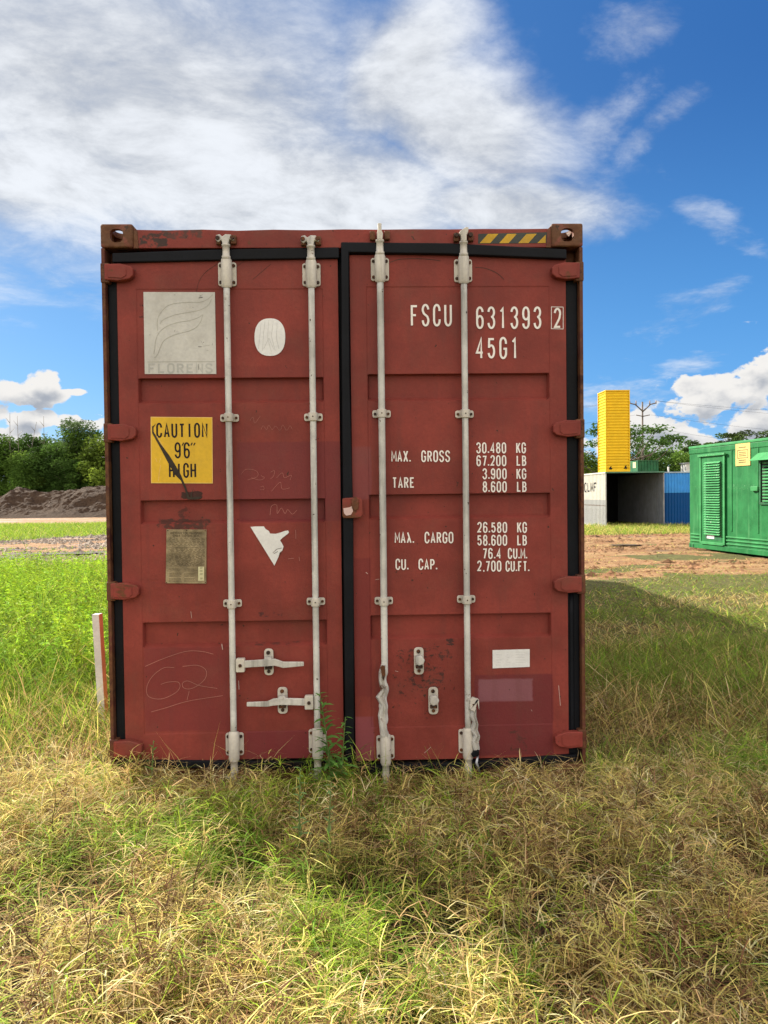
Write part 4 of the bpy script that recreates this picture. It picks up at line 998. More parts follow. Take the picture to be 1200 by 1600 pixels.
# ---- right hand meadow
parts = []
def rt(n, x0, x1, y0, y1, hs, lean, wd, gbias=.0):
    x, y = scatter(n, x0, x1, y0, y1, lambda a, b: fov_keep(a, b)*(1-.94*dirt_mask(a, b))*(1-.5*sst(b, 3, 9)))
    n = len(x); g1 = np.clip(sst(vnoise(x*.5, y, .9, 201, 3), .38, .62)+gbias, 0, 1)
    g1 = np.maximum(g1, np.exp(-(((x-3.0)/.9)**2+((y-1.6)/.9)**2)))
    h = rng.gamma(6, hs/6, n)*(.6+.8*vnoise(x, y, 1.5, 211, 2))*(1-.55*sst(y, 4, 10))*(1+.9*np.exp(-(((x-3.0)/.8)**2+((y-1.4)/.8)**2)))
    W = np.stack([(1-g1)*.5+.06, (1-g1)*.7+.16, (1-g1)*.6+.08, g1*.62+.10, g1*.22, .55+g1*.3, (1-g1)*.25], 1)
    c = mixcol([STRAW, TAN, BROWN, GREEN, LIME, OLIVE, PALE], W, n)
    parts.append(blades(x, y, ground_z(x, y), h, rng.uniform(.7, 1.5, n)*wd*(1+.10*np.maximum(y, 0)), np.abs(rng.normal(lean, .35, n)), rng.uniform(.1, .8, n), c, kink=.4))
rt(70000, 1.25, 6.5, .0, 3.5, .17, .7, .0042)
rt(85000, 1.25, 9.0, 3.5, 12, .13, .9, .0052)
rt(26000, 1.25, 14, 8, 24, .06, .9, .007)
x, y = scatter(60000, 2, 14, 8, 24, lambda a, b: fov_keep(a, b)*dirt_mask(a, b)*sst(vnoise(a*.3, b, 1.6, 231, 3), .40, .58)); n = len(x)
parts.append(blades(x, y, ground_z(x, y), rng.uniform(.03, .10, n), np.full(n, .013), rng.uniform(.5, 2.2, n), rng.uniform(.1, .9, n), mixcol([TAN, BROWN, STRAW, OLIVE, GREEN], np.tile([1., .6, 1.2, .5, .4], (n, 1)), n)))
grass_obj('meadow_grass', parts, 'shaded green and tan grass right of the red container, reaching to the sandy yard')
# ---- left: tall fresh growth
parts = []
def lf(n, x0, x1, y0, y1, hs, lean, wd):
    x, y = scatter(n, x0, x1, y0, y1, lambda a, b: fov_keep(a, b)*(1-.98*dirt_mask(a, b)))
    n = len(x); fresh = sst(y*.8+.9*(vnoise(x, y, .8, 301, 3)-.5)*2+(-x-2)*.35, -.1, 2.6)
    h = rng.gamma(6, hs/6, n)*(.5+.6*fresh)*(.7+.6*vnoise(x, y, 1.2, 311, 2))
    W = np.stack([(1-fresh)*.7+.06, (1-fresh)*.6+.03, (1-fresh)*.25, fresh*.8+.2, fresh*1.1+.15, .25+0*fresh, .05*(1-fresh)], 1)
    c = mixcol([STRAW, TAN, BROWN, GREEN, LIME, OLIVE, PALE], W, n)
    parts.append(blades(x, y, ground_z(x, y), h, rng.uniform(.7, 1.5, n)*wd*(1+.08*np.maximum(y, 0)), np.abs(rng.normal(lean, .3, n)), rng.uniform(.1, .7, n), c, kink=.3))
lf(42000, -5.5, -1.2, .0, 4.0, .30, .5, .0048)
lf(50000, -11, -1.2, 4.0, 12, .34, .5, .0058)
grass_obj('tall_grass', parts, 'bright green tall grass left of the red container, in front of the muddy road')
# ---- leafy weeds among it (too many to count): stems with small leaves
def weeds(x, y, h, nl, ll, lw, colr, lean=.12):
    """returns leaf-shaped quads around upright stems"""
    N = len(x); z = ground_z(x, y); la = rng.uniform(0, 6.28, N); V = []; C = []
    K = nl; t_ = rng.uniform(.25, 1, (N, K)); a = rng.uniform(0, 6.28, (N, K))
    bx = x[:, None]+h[:, None]*lean*t_**1.5*np.cos(la)[:, None]; by = y[:, None]+h[:, None]*lean*t_**1.5*np.sin(la)[:, None]; bz = z[:, None]+h[:, None]*t_
    L = ll*rng.uniform(.6, 1.3, (N, K))*(1.15-.5*t_); e = rng.uniform(-.1, .9, (N, K))
    dx_, dy_, dz_ = np.cos(a)*np.cos(e), np.sin(a)*np.cos(e), np.sin(e); sx_, sy_ = -np.sin(a), np.cos(a); W_ = L*lw
    p0 = np.stack([bx, by, bz], -1); d = np.stack([dx_, dy_, dz_], -1)*L[..., None]; s = np.stack([sx_, sy_, rng.uniform(-.4, .4, (N, K))], -1)*W_[..., None]
    dr_ = np.zeros_like(d); dr_[..., 2] = -L*.25
    q = np.stack([p0, p0+d*.45+s, p0+d+dr_, p0+d*.45-s], 2).reshape(-1, 3)
    Q = np.arange(len(q)).reshape(-1, 4); C = np.repeat(np.repeat(colr, K, 0)*rng.uniform(.8, 1.2, (N*K, 1)), 4, 0)
    return q, Q, None, C
x, y = scatter(8200, -10, -1.35, 1.8, 11.5, lambda a, b: fov_keep(a, b)*(1-dirt_mask(a, b))*sst(b+(-a-2)*.5, 1.6, 3.0)); n = len(x)
hh = rng.uniform(.28, .50, n)*(.75+.6*vnoise(x, y, 1.4, 77, 2))+(rng.uniform(0, 1, n) < .12)*.18
cc = mixcol([(.40, .58, .04), LIME, (.24, .42, .04)], np.ones((n, 3)), n)
wp = [weeds(x, y, hh, 16, .085, .17, cc)]
stem = blades(x, y, ground_z(x, y), hh, np.full(n, .006), np.full(n, .08), np.full(n, .05), cc*.8); wp.append(stem)
grass_obj('leafy_weeds', wp, 'bright green leafy weeds growing through the tall grass left of the container', 'leaf')
# ---- far strips
parts = []
def fs(n, x0, x1, y0, y1, h, wd, pal, wts):
    x, y = scatter(n, x0, x1, y0, y1, lambda a, b: (np.abs(a-CAM[0]) < .6*(b-CAM[1])+3)*(1-dirt_mask(a, b))); n = len(x)
    c = mixcol(pal, np.tile(wts, (n, 1)).astype(float), n); parts.append(blades(x, y, ground_z(x, y), rng.uniform(.5, 1.4, n)*h, np.full(n, wd), rng.uniform(.2, .9, n), rng.uniform(.1, .5, n), c))
fs(42000, -26, -7, 22, 46, .22, .02, [LIME, GREEN, STRAW], [1.3, .5, .12])
grass_obj('verge_grass', parts, 'lime green grass strip between the muddy road and the dark earth heap')
parts = []
fs(26000, 4, 18, 22.5, 31, .24, .016, [LIME, GREEN, STRAW, OLIVE], [.6, .5, .8, .5])
grass_obj('yard_grass', parts, 'pale green grass growing in front of the open grey container')

# ================================================================== single plants
def stem_plant(name, x, y, h, nl, ll, lw, colr, label, cat, group=None, lean=(.0, .0), top=.25):
    r = empty(name, (x, y, float(ground_z(np.array([x]), np.array([y]))[0]))); tag(r, label, cat, group)
    m = MB(); pts = [(lean[0]*t_**1.5*h, lean[1]*t_**1.5*h, h*t_) for t_ in np.linspace(0, 1, 8)]
    m.tube(pts, list(np.linspace(.005, .0016, 8)), 6); me_o = m.build('stem', 'weed_stem', r)
    V = []; F = []; C = []; rn = np.random.default_rng(int(abs(x*1000+y*77))+5)
    for k in range(nl):
        t_ = .12+.88*(k+rn.uniform(0, 1))/nl; a = k*2.4+rn.uniform(-.5, .5); e = rn.uniform(.15, .8)
        p = np.array([lean[0]*t_**1.5*h, lean[1]*t_**1.5*h, h*t_]); L = ll*(1.15-.75*t_)*rn.uniform(.75, 1.2)
        d = np.array([math.cos(a)*math.cos(e), math.sin(a)*math.cos(e), math.sin(e)]); s = np.array([-math.sin(a), math.cos(a), rn.uniform(-.3, .3)])
        b = len(V)
        for q, w_ in ((0, .15), (.3, 1), (.65, .8), (1, 0)):
            c_ = p+d*L*q+np.array([0, 0, -L*.35*q*q])
            V.append(c_+s*L*lw*w_); V.append(c_-s*L*lw*w_)
        for q in range(3): F.append((b+2*q, b+2*q+1, b+2*q+3, b+2*q+2))
        cc_ = np.array(colr)*rn.uniform(.75, 1.25); C += [cc_]*8
    fast_mesh('leaves', np.array(V), [np.array(F)], 'leaf', r, np.array(C)); return r
paint('weed_stem', (.14, .20, .06), var=.2, bumps=0)
paint('dry_stem', (.10, .055, .03), var=.4, bumps=.2)
paint('straw_stem', (.50, .36, .16), var=.2, bumps=.1)
GREENW = (.10, .22, .05)
stem_plant('weed_plant', -.092, -.10, .54, 64, .12, .11, (.13, .28, .06), 'tall leafy green weed growing up the gap between the two doors', 'weed', lean=(-.10, -.02))
stem_plant('weed_plant', -.045, -.13, .42, 40, .11, .11, (.13, .28, .06), 'shorter leafy weed just right of the tall one between the doors', 'weed', lean=(.06, 0))
stem_plant('weed_plant', -.98, -.13, .32, 20, .07, .13, (.16, .28, .07), 'green weed under the left door by the bottom hinge', 'weed', lean=(.05, 0))
stem_plant('weed_plant', -.20, -.78, .40, 26, .07, .12, (.20, .33, .12), 'pale green weed spike in the grass below the second rod from the left', 'weed', lean=(.02, 0))
stem_plant('weed_plant', -.08, -.86, .37, 18, .07, .12, (.20, .33, .12), 'pale green weed spike right of its twin, in front of the door gap', 'weed', lean=(.05, 0))
stem_plant('weed_plant', -1.24, -.42, .20, 16, .06, .12, (.25, .38, .09), 'small yellow green weed at the left foot of the container', 'weed')
stem_plant('weed_plant', .02, -1.45, .14, 34, .20, .020, (.20, .31, .05), 'bright green tuft of long leaves low in the middle of the foreground', 'weed', lean=(.1, -.05))
def stalk(x, y, h, lean, label, mat='dry_stem', br=3, group=None):
    m = MB(); z0 = float(ground_z(np.array([x]), np.array([y]))[0]); rn = random.Random(int(abs(x)*999+abs(y)*77))
    m.tube([(lean*h*t_*t_+.006*math.sin(t_*9), .004*math.sin(t_*7), h*t_) for t_ in np.linspace(0, 1, 9)], list(np.linspace(.0030, .0010, 9)), 6)
    for k in range(br):
        t_ = rn.uniform(.35, .9); b = (lean*h*t_*t_, 0, h*t_); a = rn.uniform(0, 6.28); L = rn.uniform(.04, .10)
        m.tube([b, (b[0]+L*.5*math.cos(a), b[1]+L*.5*math.sin(a), b[2]+L*.5), (b[0]+L*.8*math.cos(a), b[1]+L*.8*math.sin(a), b[2]+L)], [.0016, .0012, .0008], 5)
    o = m.build('dry_stalk', mat); o.location = (x, y, z0); tag(o, label, 'stalk', group); return o
stalk(-.72, -1.75, .36, .03, 'dark dead stalk nearest the bottom left, upright in the straw')
stalk(-.90, -1.62, .30, -.25, 'dark dead stalk leaning left at the left edge of the foreground')
stalk(-.52, -1.30, .34, .10, 'thin brown stalk in the sunlit straw left of the middle')
stalk(-1.22, -.72, .30, .02, 'brown stalk in the dry grass near the left corner of the container')
stalk(1.28, -.55, .34, .10, 'dark stalk in the shaded straw off the right corner of the container', br=5)
stalk(2.35, .35, .42, .16, 'dark twig standing in the green tuft at the right edge', br=2)
stalk(1.45, -.02, .42, .35, 'pale orange stalk arching beside the right corner of the container', 'straw_stem', 4)
stalk(1.62, .05, .40, -.2, 'pale orange stalk leaning left in the grass right of the container', 'straw_stem', 3)

# ================================================================== white post by the left side
m = MB().box(-.026, .026, -.026, .026, 0, .79); paint('post_white', (.74, .72, .70), var=.08, dirt=.3, rough=.7, bumps=.3); paint('post_orange', (.70, .36, .22), var=.15, dirt=.15, rough=.7)
po = m.build('marker_post', 'post_white', None, bevel=.004)
po.data.materials.append(MATS['post_orange'])
for p_ in po.data.polygons:
    if p_.normal.x > .9: p_.material_index = 1
po.location = (-1.70, 1.35, -.05); po.rotation_euler = (R(1), R(-2.0), R(-10)); tag(po, 'short square white post with one orange side left of the red container', 'post')
# ================================================================== things across the yard
def cwall(name, parent, mat, p0, p1, z0, z1, pitch, depth, inward=(0, 1), horiz=False):
    """corrugated sheet from p0 to p1 (x,y), ribs standing (or lying when horiz)"""
    p0 = np.array(p0, float); p1 = np.array(p1, float); L = (z1-z0) if horiz else np.linalg.norm(p1-p0); iw = np.array(inward, float)
    s, d = [], []; q = 0
    while q < L-1e-6:
        for f_, dd in ((0, 0), (.30, 0), (.5, 1), (.80, 1)):
            if q+f_*pitch < L: s.append(q+f_*pitch); d.append(dd*depth)
        q += pitch
    s.append(L); d.append(0); n = len(s); V = []
    for e in (0, 1):
        for a, b in zip(s, d):
            if horiz:
                p = (p0 if e == 0 else p1)+iw*b; V.append((p[0], p[1], z0+a))
            else:
                p = p0+(p1-p0)*a/L+iw*b; V.append((p[0], p[1], z0 if e == 0 else z1))
    F = np.array([(i, i+1, n+i+1, n+i) for i in range(n-1)])
    return fast_mesh(name, np.array(V), [F], mat, parent)
# ---- open grey container
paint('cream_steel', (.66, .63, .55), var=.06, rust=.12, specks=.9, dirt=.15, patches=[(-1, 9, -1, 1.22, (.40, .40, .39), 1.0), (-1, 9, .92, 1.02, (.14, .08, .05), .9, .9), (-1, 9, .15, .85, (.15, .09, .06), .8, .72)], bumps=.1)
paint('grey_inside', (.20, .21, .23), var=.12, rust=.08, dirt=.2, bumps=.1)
paint('shade_inside', (.006, .006, .007), var=.2, bumps=0)  # near-black colour puts the deep interior shade into back wall, roof and floor
paint('grey_frame', (.33, .33, .33), var=.15, rust=.25)
paint('green_edge', (.10, .22, .15), var=.15, rust=.1)
gc = tag(empty('open_container', (10.72, 29.3, 0)), 'open ended grey and cream shipping container with dark empty inside under the yellow tower', 'shipping container')
LW, LH, LL = 2.55, 2.44, 6.06
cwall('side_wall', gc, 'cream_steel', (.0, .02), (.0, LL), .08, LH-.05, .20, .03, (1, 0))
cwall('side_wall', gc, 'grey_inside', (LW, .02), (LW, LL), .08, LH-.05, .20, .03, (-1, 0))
MB().box(.0, LW, LL, LL+.04, .0, LH-.002).build('back_wall', 'shade_inside', gc)
MB().box(.0, LW, .02, LL-.001, LH-.056, LH-.008).build('roof', 'shade_inside', gc)
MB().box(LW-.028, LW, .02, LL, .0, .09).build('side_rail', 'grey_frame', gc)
MB().box(.04, LW-.04, .05, LL-.06, .0, .09).build('floor', 'shade_inside', gc)
MB().box(-.03, LW+.03, -.03, .015, LH-.055, LH).build('front_lintel', 'green_edge', gc, bevel=.008)
for xx in ((-.02, .025), (LW-.025, LW+.02)): MB().box(xx[0], xx[1], -.012, .016, .0, LH-.058).build('front_post', 'grey_frame', gc, bevel=.006)
m = MB().box(-.025, -.001, .018, LL, LH-.06, LH); m.box(-.025, .02, .018, LL, .0, .085); m.build('side_rail', 'cream_steel', gc, bevel=.006)
V, F = [], []
for i, ch in enumerate('ECLMF'): text(V, F, ch, i*.50, 1.60, .40, 0, .37, .065, -.004)
tx = ribmesh('painted_letters', V, F, 'letter_black', gc); tx.location = (-.002, 3.75, 0); tx.rotation_euler = (0, 0, R(-90))
# ---- yellow tower standing on it
paint('tower_yellow', (.80, .52, .02), var=.05, rough=.45, dirt=.06, bumps=.05)
yt = tag(empty('yellow_tower', (10.74, 29.32, LH)), 'tall upright yellow ribbed steel tower standing on the grey container roof', 'tower')
TWx, TWy, TWz = 1.03, 1.08, 3.56
for a, b, iw in (((0, 0), (TWx, 0), (0, 1)), ((0, 0), (0, TWy), (1, 0)), ((TWx, 0), (TWx, TWy), (-1, 0)), ((0, TWy), (TWx, TWy), (0, -1))):
    cwall('ribbed_side', yt, 'tower_yellow', a, b, .06, TWz-.05, .125, .03, iw, horiz=True)
for cx in (0, TWx):
    for cy in (0, TWy): MB().box(cx-.02, cx+.02, cy-.02, cy+.02, .0, TWz).build('corner_edge', 'tower_yellow', yt, bevel=.006)
m = MB().box(-.022, TWx+.022, -.022, TWy+.022, TWz-.05, TWz-.005); m.build('cap', 'tower_yellow', yt, bevel=.006)
m = MB().box(-.021, TWx+.021, -.021, TWy+.021, .002, .06); m.build('base', 'tower_yellow', yt, bevel=.006)
for px_, pz_ in ((.20, .17), (.86, .20)):
    m = MB().prism([(px_-.07, pz_-.06), (px_+.05, pz_-.07), (px_+.07, pz_-.01), (px_+.01, pz_+.01), (px_+.05, pz_+.07), (px_-.03, pz_+.06)], -.006, .02); m.build('lifting_hole', 'letter_black', yt)
# ---- low green box on the same roof
paint('dark_green', (.03, .15, .065), var=.2, rough=.5, dirt=.2)
gb = tag(empty('green_box', (12.42, 30.1, LH)), 'low dark green ribbed box on the roof beside the yellow tower', 'box')
m = MB().box(0, .93, 0, 1.3, .02, .52); m.build('body', 'dark_green', gb, bevel=.01)
m = MB()
for k in range(7): m.box(.03+k*.135, .07+k*.135, -.025, -.001, .06, .48)
m.box(.0, .93, -.03, -.001, .485, .525); m.box(.0, .93, -.03, -.001, .02, .055); m.box(.44, .49, -.035, -.001, .056, .484); m.build('ribs', 'dark_green', gb, bevel=.004)
MB().box(-.008, -.001, .25, .62, .20, .46).build('pale_notice', 'label_cream', gb)
# ---- blue container
paint('blue_two_tone', (.06, .32, .78), var=.08, rough=.5, patches=[(-1, 99, -1, 1.50, (.003, .070, .24), 1.0, 0, 0)], bumps=.05, dirt=.05)
paint('blue_top', (.35, .45, .55), var=.1)
bc = tag(empty('blue_container', (13.42, 29.75, 0)), 'two tone blue ribbed container, light above and dark below, right of the grey one', 'shipping container')
cwall('long_wall', bc, 'blue_two_tone', (0, 0), (6.06, 0), .06, 2.37, .13, .03, (0, 1))
cwall('end_wall', bc, 'blue_two_tone', (0, .05), (0, 2.4), .06, 2.37, .13, .03, (1, 0))
cwall('end_wall', bc, 'blue_two_tone', (6.06, .05), (6.06, 2.4), .06, 2.37, .13, .03, (-1, 0))
cwall('long_wall', bc, 'blue_two_tone', (0, 2.42), (6.06, 2.42), .06, 2.37, .13, .03, (0, -1))
MB().box(-.02, 6.08, -.02, 2.44, 2.37, 2.43).build('roof', 'blue_top', bc, bevel=.01)
MB().box(-.01, 6.07, -.01, 2.43, .0, .058).build('base_rail', 'blue_two_tone', bc, bevel=.008)
# ---- green site office
NW = [(.62, .66, .55)]
paint('office_green', (.016, .165, .045), var=.14, rough=.5, dirt=.0, streak=.0, bumps=.12, patches=[(.2, 3.0, 1.55, 1.72, (.45, .55, .42), .8, .62)])
# faded run-down streaks on the sheet
_t = NT.__new__(NT); _t.t = MATS['office_green'].node_tree
_b = [n_ for n_ in _t.t.nodes if n_.type == 'BSDF_PRINCIPLED'][0]; _src = _b.inputs['Base Color'].links[0].from_socket
_st = _t.noise(_t.vm('MULTIPLY', _t.obj(), (1, 1, .07)), 9, 6, .7); _t.put(_b.inputs['Base Color'], _t.mix(_t.ss(_st, .50, .76, 0, .55), _src, rgb(.10, .28, .12)))
paint('flaked_white', (.62, .66, .58), var=.06, rough=.6, patches=[(-9, 9, -9, 9, (.04, .26, .08), 1.0, 1.12)])
paint('office_light', (.05, .27, .09), var=.15, rough=.5)
OA = np.array([8.80, 16.30]); OB = np.array([9.20, 13.10]); ou = (OB-OA)/np.linalg.norm(OB-OA); on = np.array([ou[1], -ou[0]])
def Wp(px, py, off=0.0):
    d = ray(px, py); p0 = OA+on*off; k = ((p0-CAM[:2])@on)/(d[:2]@on); q = CAM+k*d; return float((q[:2]-OA)@ou), float(q[2])
of = tag(empty('site_office', (OA[0], OA[1], 0), math.atan2(ou[1], ou[0])), 'green metal site office cabin with louvred door and yellow notice, at the right edge', 'portable cabin')
OH = Wp(1078, 698)[1]; OB0 = Wp(1078, 856)[1]+.02
print('office', OH, OB0)
OLn = 6.06
m = MB().box(0, OLn, 0, 2.44, OB0+.02, OH-.07); m.build('body', 'office_green', of, bevel=.01)
MB().box(-.02, OLn+.02, -.02, 2.46, OH-.07, OH).build('roof', 'office_light', of, bevel=.02, seg=3)
MB().box(-.012, OLn+.012, -.014, 2.45, OH-.20, OH-.075).build('top_rail', 'office_green', of, bevel=.01)
ds0, dz1 = Wp(1096, 712); ds1, dz0 = Wp(1134, 852)
m = MB()
for k in range(3):
    z_ = OB0+.17+k*.085
    for a, b in ((.06, ds0-.03), (ds1+.03, OLn-.05)): m.prism([(a, z_), (b, z_), (b, z_+.035), (a, z_+.035)], -.022, -.0005)
m.build('skirt_ribs', 'office_light', of, bevel=.008)
MB().box(-.01, OLn+.01, -.02, -.0006, OB0, OB0+.12).build('bottom_rail', 'office_green', of, bevel=.01)
for a in (.02, .16): MB().box(a, a+.05, -.03, .0, OB0-.0, OB0+.09).build('corner_foot', 'dark_green', of, bevel=.004)
for k in (1.05*1.75, 2.85, 3.9, 4.9): MB().box(k, k+.05, -.012, -.0007, OB0+.5, OH-.21).build('wall_rib', 'office_green', of, bevel=.005)
dr_ = MB().box(ds0, ds1, -.030, -.0008, dz0, dz1).build('door', 'office_green', of, bevel=.008)
m = MB(); fw = .07
m.box(ds0-.03, ds0+.04, -.045, -.0305, dz0, dz1-.04); m.box(ds1-.05, ds1+.02, -.045, -.0305, dz0, dz1-.04); m.box(ds0+.041, ds1-.051, -.045, -.0305, dz0-.02, dz0+.05)
m.build('door_frame', 'office_light', dr_, bevel=.006)
MB().box(ds0-.06, ds1+.06, -.075, -.0305, dz1-.035, dz1+.02).build('drip_hood', 'flaked_white', dr_, bevel=.006)
ls0, lz1 = Wp(1103, 722); ls1, lz0 = Wp(1129, 845)
n = 30; hgt = (lz1-lz0-.12)/n; pal = random.Random(4)
MB().box(ls0, ls1, -.034, -.0312, lz0, lz1).build('louvre_back', 'dark_green', dr_)
for k in range(n):
    z_ = lz0+.12+k*hgt; m = MB(); m.bm.faces.new([m.bm.verts.new(p) for p in ((ls0+.01, -.036, z_+hgt*.95), (ls1-.01, -.036, z_+hgt*.95), (ls1-.01, -.085, z_+hgt*.30), (ls0+.01, -.085, z_+hgt*.30))])
    m.bm.faces.new([m.bm.verts.new(p) for p in ((ls0+.01, -.0855, z_+hgt*.30), (ls1-.01, -.0855, z_+hgt*.30), (ls1-.01, -.0855, z_+hgt*.14), (ls0+.01, -.0855, z_+hgt*.14))])
    m.build('slat', 'office_light' if 7 < k < 24 and pal.random() < .75 else 'flaked_white', dr_)
MB().box(ls0+.10, ls0+.42, -.042, -.0345, lz0+.03, lz0+.13).build('white_label', 'sticker_bright', dr_)
ns0, nz1 = Wp(1150, 694); ns1, nz0 = Wp(1173, 727)
paint('notice_yellow', (.62, .50, .17), var=.08, dirt=.2)
nb = MB().box(ns0, ns1, -.016, -.0009, nz0, nz1).build('notice_board', 'notice_yellow', of, bevel=.003)
V, F = [], []; cx_, cz_ = (ns0+ns1)/2, (nz0+nz1)/2; hw_, hh_ = (ns1-ns0)/2, (nz1-nz0)/2
ribbon(V, F, [(cx_-hw_*.7, cz_-hh_*.3), (cx_+hw_*.7, cz_-hh_*.3), (cx_+hw_*.7, cz_+hh_*.4), (cx_-hw_*.7, cz_+hh_*.4), (cx_-hw_*.7, cz_-hh_*.3)], .012, -.018, closed=True)
for q in (.2, .05, -.1): ribbon(V, F, [(cx_-hw_*.5, cz_+hh_*q), (cx_+hw_*.5, cz_+hh_*q)], .012, -.018)
for q in (.65, -.5, -.68): ribbon(V, F, [(cx_-hw_*.55, cz_+hh_*q), (cx_+hw_*.45, cz_+hh_*q)], .016, -.018)
ribmesh('faded_print', V, F, 'brass_line', nb)
ws0, wz1 = Wp(1190, 721); _, wz0 = Wp(1190, 785); ws1 = ws0+1.0
wn = MB().box(ws0, ws1, -.006, -.001, wz0, wz1).build('window', 'letter_black', of)
m = MB(); m.box(ws0-.05, ws0, -.03, -.001, wz0-.05, wz1+.05); m.box(ws1, ws1+.05, -.03, -.001, wz0-.05, wz1+.05); m.box(ws0, ws1, -.03, -.001, wz0-.05, wz0); m.build('window_frame', 'dark_green', wn, bevel=.004)
n = 13; hgt = (wz1-wz0)/n
m = MB()
for k in range(n): m.prism([(ws0+.09, wz0+k*hgt+.01), (ws1-.03, wz0+k*hgt+.01), (ws1-.03, wz0+k*hgt+hgt*.72), (ws0+.09, wz0+k*hgt+hgt*.72)], -.05, -.03)
m.build('louvre', 'office_light', wn, bevel=.01)
m = MB(); v = [m.bm.verts.new(p) for p in ((ws0-.12, -.001, wz1+.20), (ws1+.1, -.001, wz1+.20), (ws1+.1, -.24, wz1+.02), (ws0-.12, -.24, wz1+.02), (ws0-.12, -.001, wz1+.03), (ws1+.1, -.001, wz1+.03))]
m.bm.faces.new(v[:4]); m.bm.faces.new((v[0], v[3], v[4])); m.bm.faces.new((v[1], v[5], v[2])); m.build('awning', 'office_light', wn)
hs0, hz1 = Wp(1176, 760); hs1, hz0 = Wp(1187, 767)
MB().box(hs0, hs1, -.06, -.001, hz0, hz1).build('vent_hood', 'office_light', of, bevel=.01)
# ---- small white shed and pipe showing behind the blue container
paint('shed_white', (.62, .62, .60), var=.06, dirt=.2); paint('shed_roof', (.35, .36, .38), var=.1)
sh = tag(empty('white_shed', (20.95, 45, 0)), 'small white shed showing above the blue container', 'shed')
MB().box(0, 2.2, 0, .8, 0, 3.35).build('wall', 'shed_white', sh, bevel=.01)
MB().box(-.08, 2.28, -.08, .88, 3.35, 3.42).build('roof', 'shed_roof', sh, bevel=.01)
MB().box(.35, .40, -.02, -.001, .0, 3.3).build('corner_strip', 'shed_roof', sh)
vp = MB().tube([(0, 0, z) for z in (0, 1.5, 3.15)], [.06, .06, .055], 10).build('vent_pipe', 'shed_white', None); vp.location = (19.6, 44.5, 0); tag(vp, 'thin white pipe standing left of the white shed behind the blue container', 'pipe')
# ---- power pole
paint('pole_wood', (.16, .13, .11), var=.2, bumps=.2); paint('insulator', (.30, .22, .18), var=.1)
pp = tag(empty('power_pole', (20.35, 51, 0)), 'tall thin power pole with V shaped crossarms behind the yellow tower', 'utility pole')
MB().tube([(0, 0, z) for z in (0, 4, 8.05)], [.085, .075, .06], 10).build('pole', 'pole_wood', pp)
m = MB()
for sx in (-1, 1): m.tube([(0, -.1, 7.35), (sx*.55, -.1, 7.85), (sx*.95, -.1, 7.95)], [.05, .045, .04], 6); m.tube([(0, -.1, 7.0), (sx*.5, -.1, 7.1)], [.035, .03], 6)
m.build('crossarm', 'pole_wood', pp)
for sx in (-.95, -.5, .5, .95): MB().tube([(sx, -.1, 7.9 if abs(sx) > .6 else 7.82), (sx, -.1, 8.12)], [.05, .035], 8).build('insulator', 'insulator', pp)
m = MB()
for k, (z_, dz_) in enumerate(((8.1, -1.0), (8.1, -1.2), (7.1, -1.4), (6.2, -1.6), (5.6, -1.7))):
    for sx, L_ in ((1, 46), (-1, 40)):
        m.tube([((.95 if sx > 0 else -.95)*(.6 if k > 1 else 1)+sx*L_*t_, -.1+10*t_*(1 if k % 2 else .6), z_+dz_*4*t_*(1-t_)-.8*t_*(k > 1)) for t_ in np.linspace(0, 1, 14)], .006, 4)
m.build('wires', 'letter_black', pp)

# ================================================================== dark earth heap
hx = np.linspace(-40, -17, 150); hy = np.linspace(60, 73, 70); HX, HY = np.meshgrid(hx, hy); a_, b_ = HX.ravel(), HY.ravel()
crest = np.interp(a_, [-40, -34.2, -33, -30.6, -29.2, -27.4, -25.5, -24, -22.6, -20, -18, -17], [0, 0, .6, 2.75, 2.35, 2.15, 2.35, 2.75, 2.6, 2.3, 1, 0])
prof = np.interp(b_, [60, 60.6, 65.2, 68, 73], [0, .12, 1, .9, 0]); side = np.clip((a_+40)/6, 0, 1)
hz = crest*prof+(vnoise(a_, b_, .55, 401, 5, .6)-.5)*1.0*np.clip(crest*prof, 0, 1)*.9+(vnoise(a_+b_*.5, b_, 1.6, 421, 4, .6)-.5)*.5*np.clip(crest*prof, 0, 1)-.03
i2 = np.arange(150*70).reshape(70, 150); Fq = np.stack([i2[:-1, :-1], i2[:-1, 1:], i2[1:, 1:], i2[1:, :-1]], -1).reshape(-1, 4)
m_, t = newmat('dark_earth'); o = t.obj(); n = t.noise(o, .9, 8, .7); f = t.noise(o, 6, 8, .75)
finish(t, t.mix(t.ss(f, .4, .7), t.mix(t.ss(n, .35, .65), rgb(.034, .019, .012), rgb(.065, .039, .024)), rgb(.09, .058, .038)), .95, 0, t.bump(f, 1.0, .15), .2)
hp = fast_mesh('earth_heap', np.c_[a_, b_, hz], [Fq], 'dark_earth', None); tag(hp, 'long dark brown heap of loose earth before the trees on the left', 'earth heap')

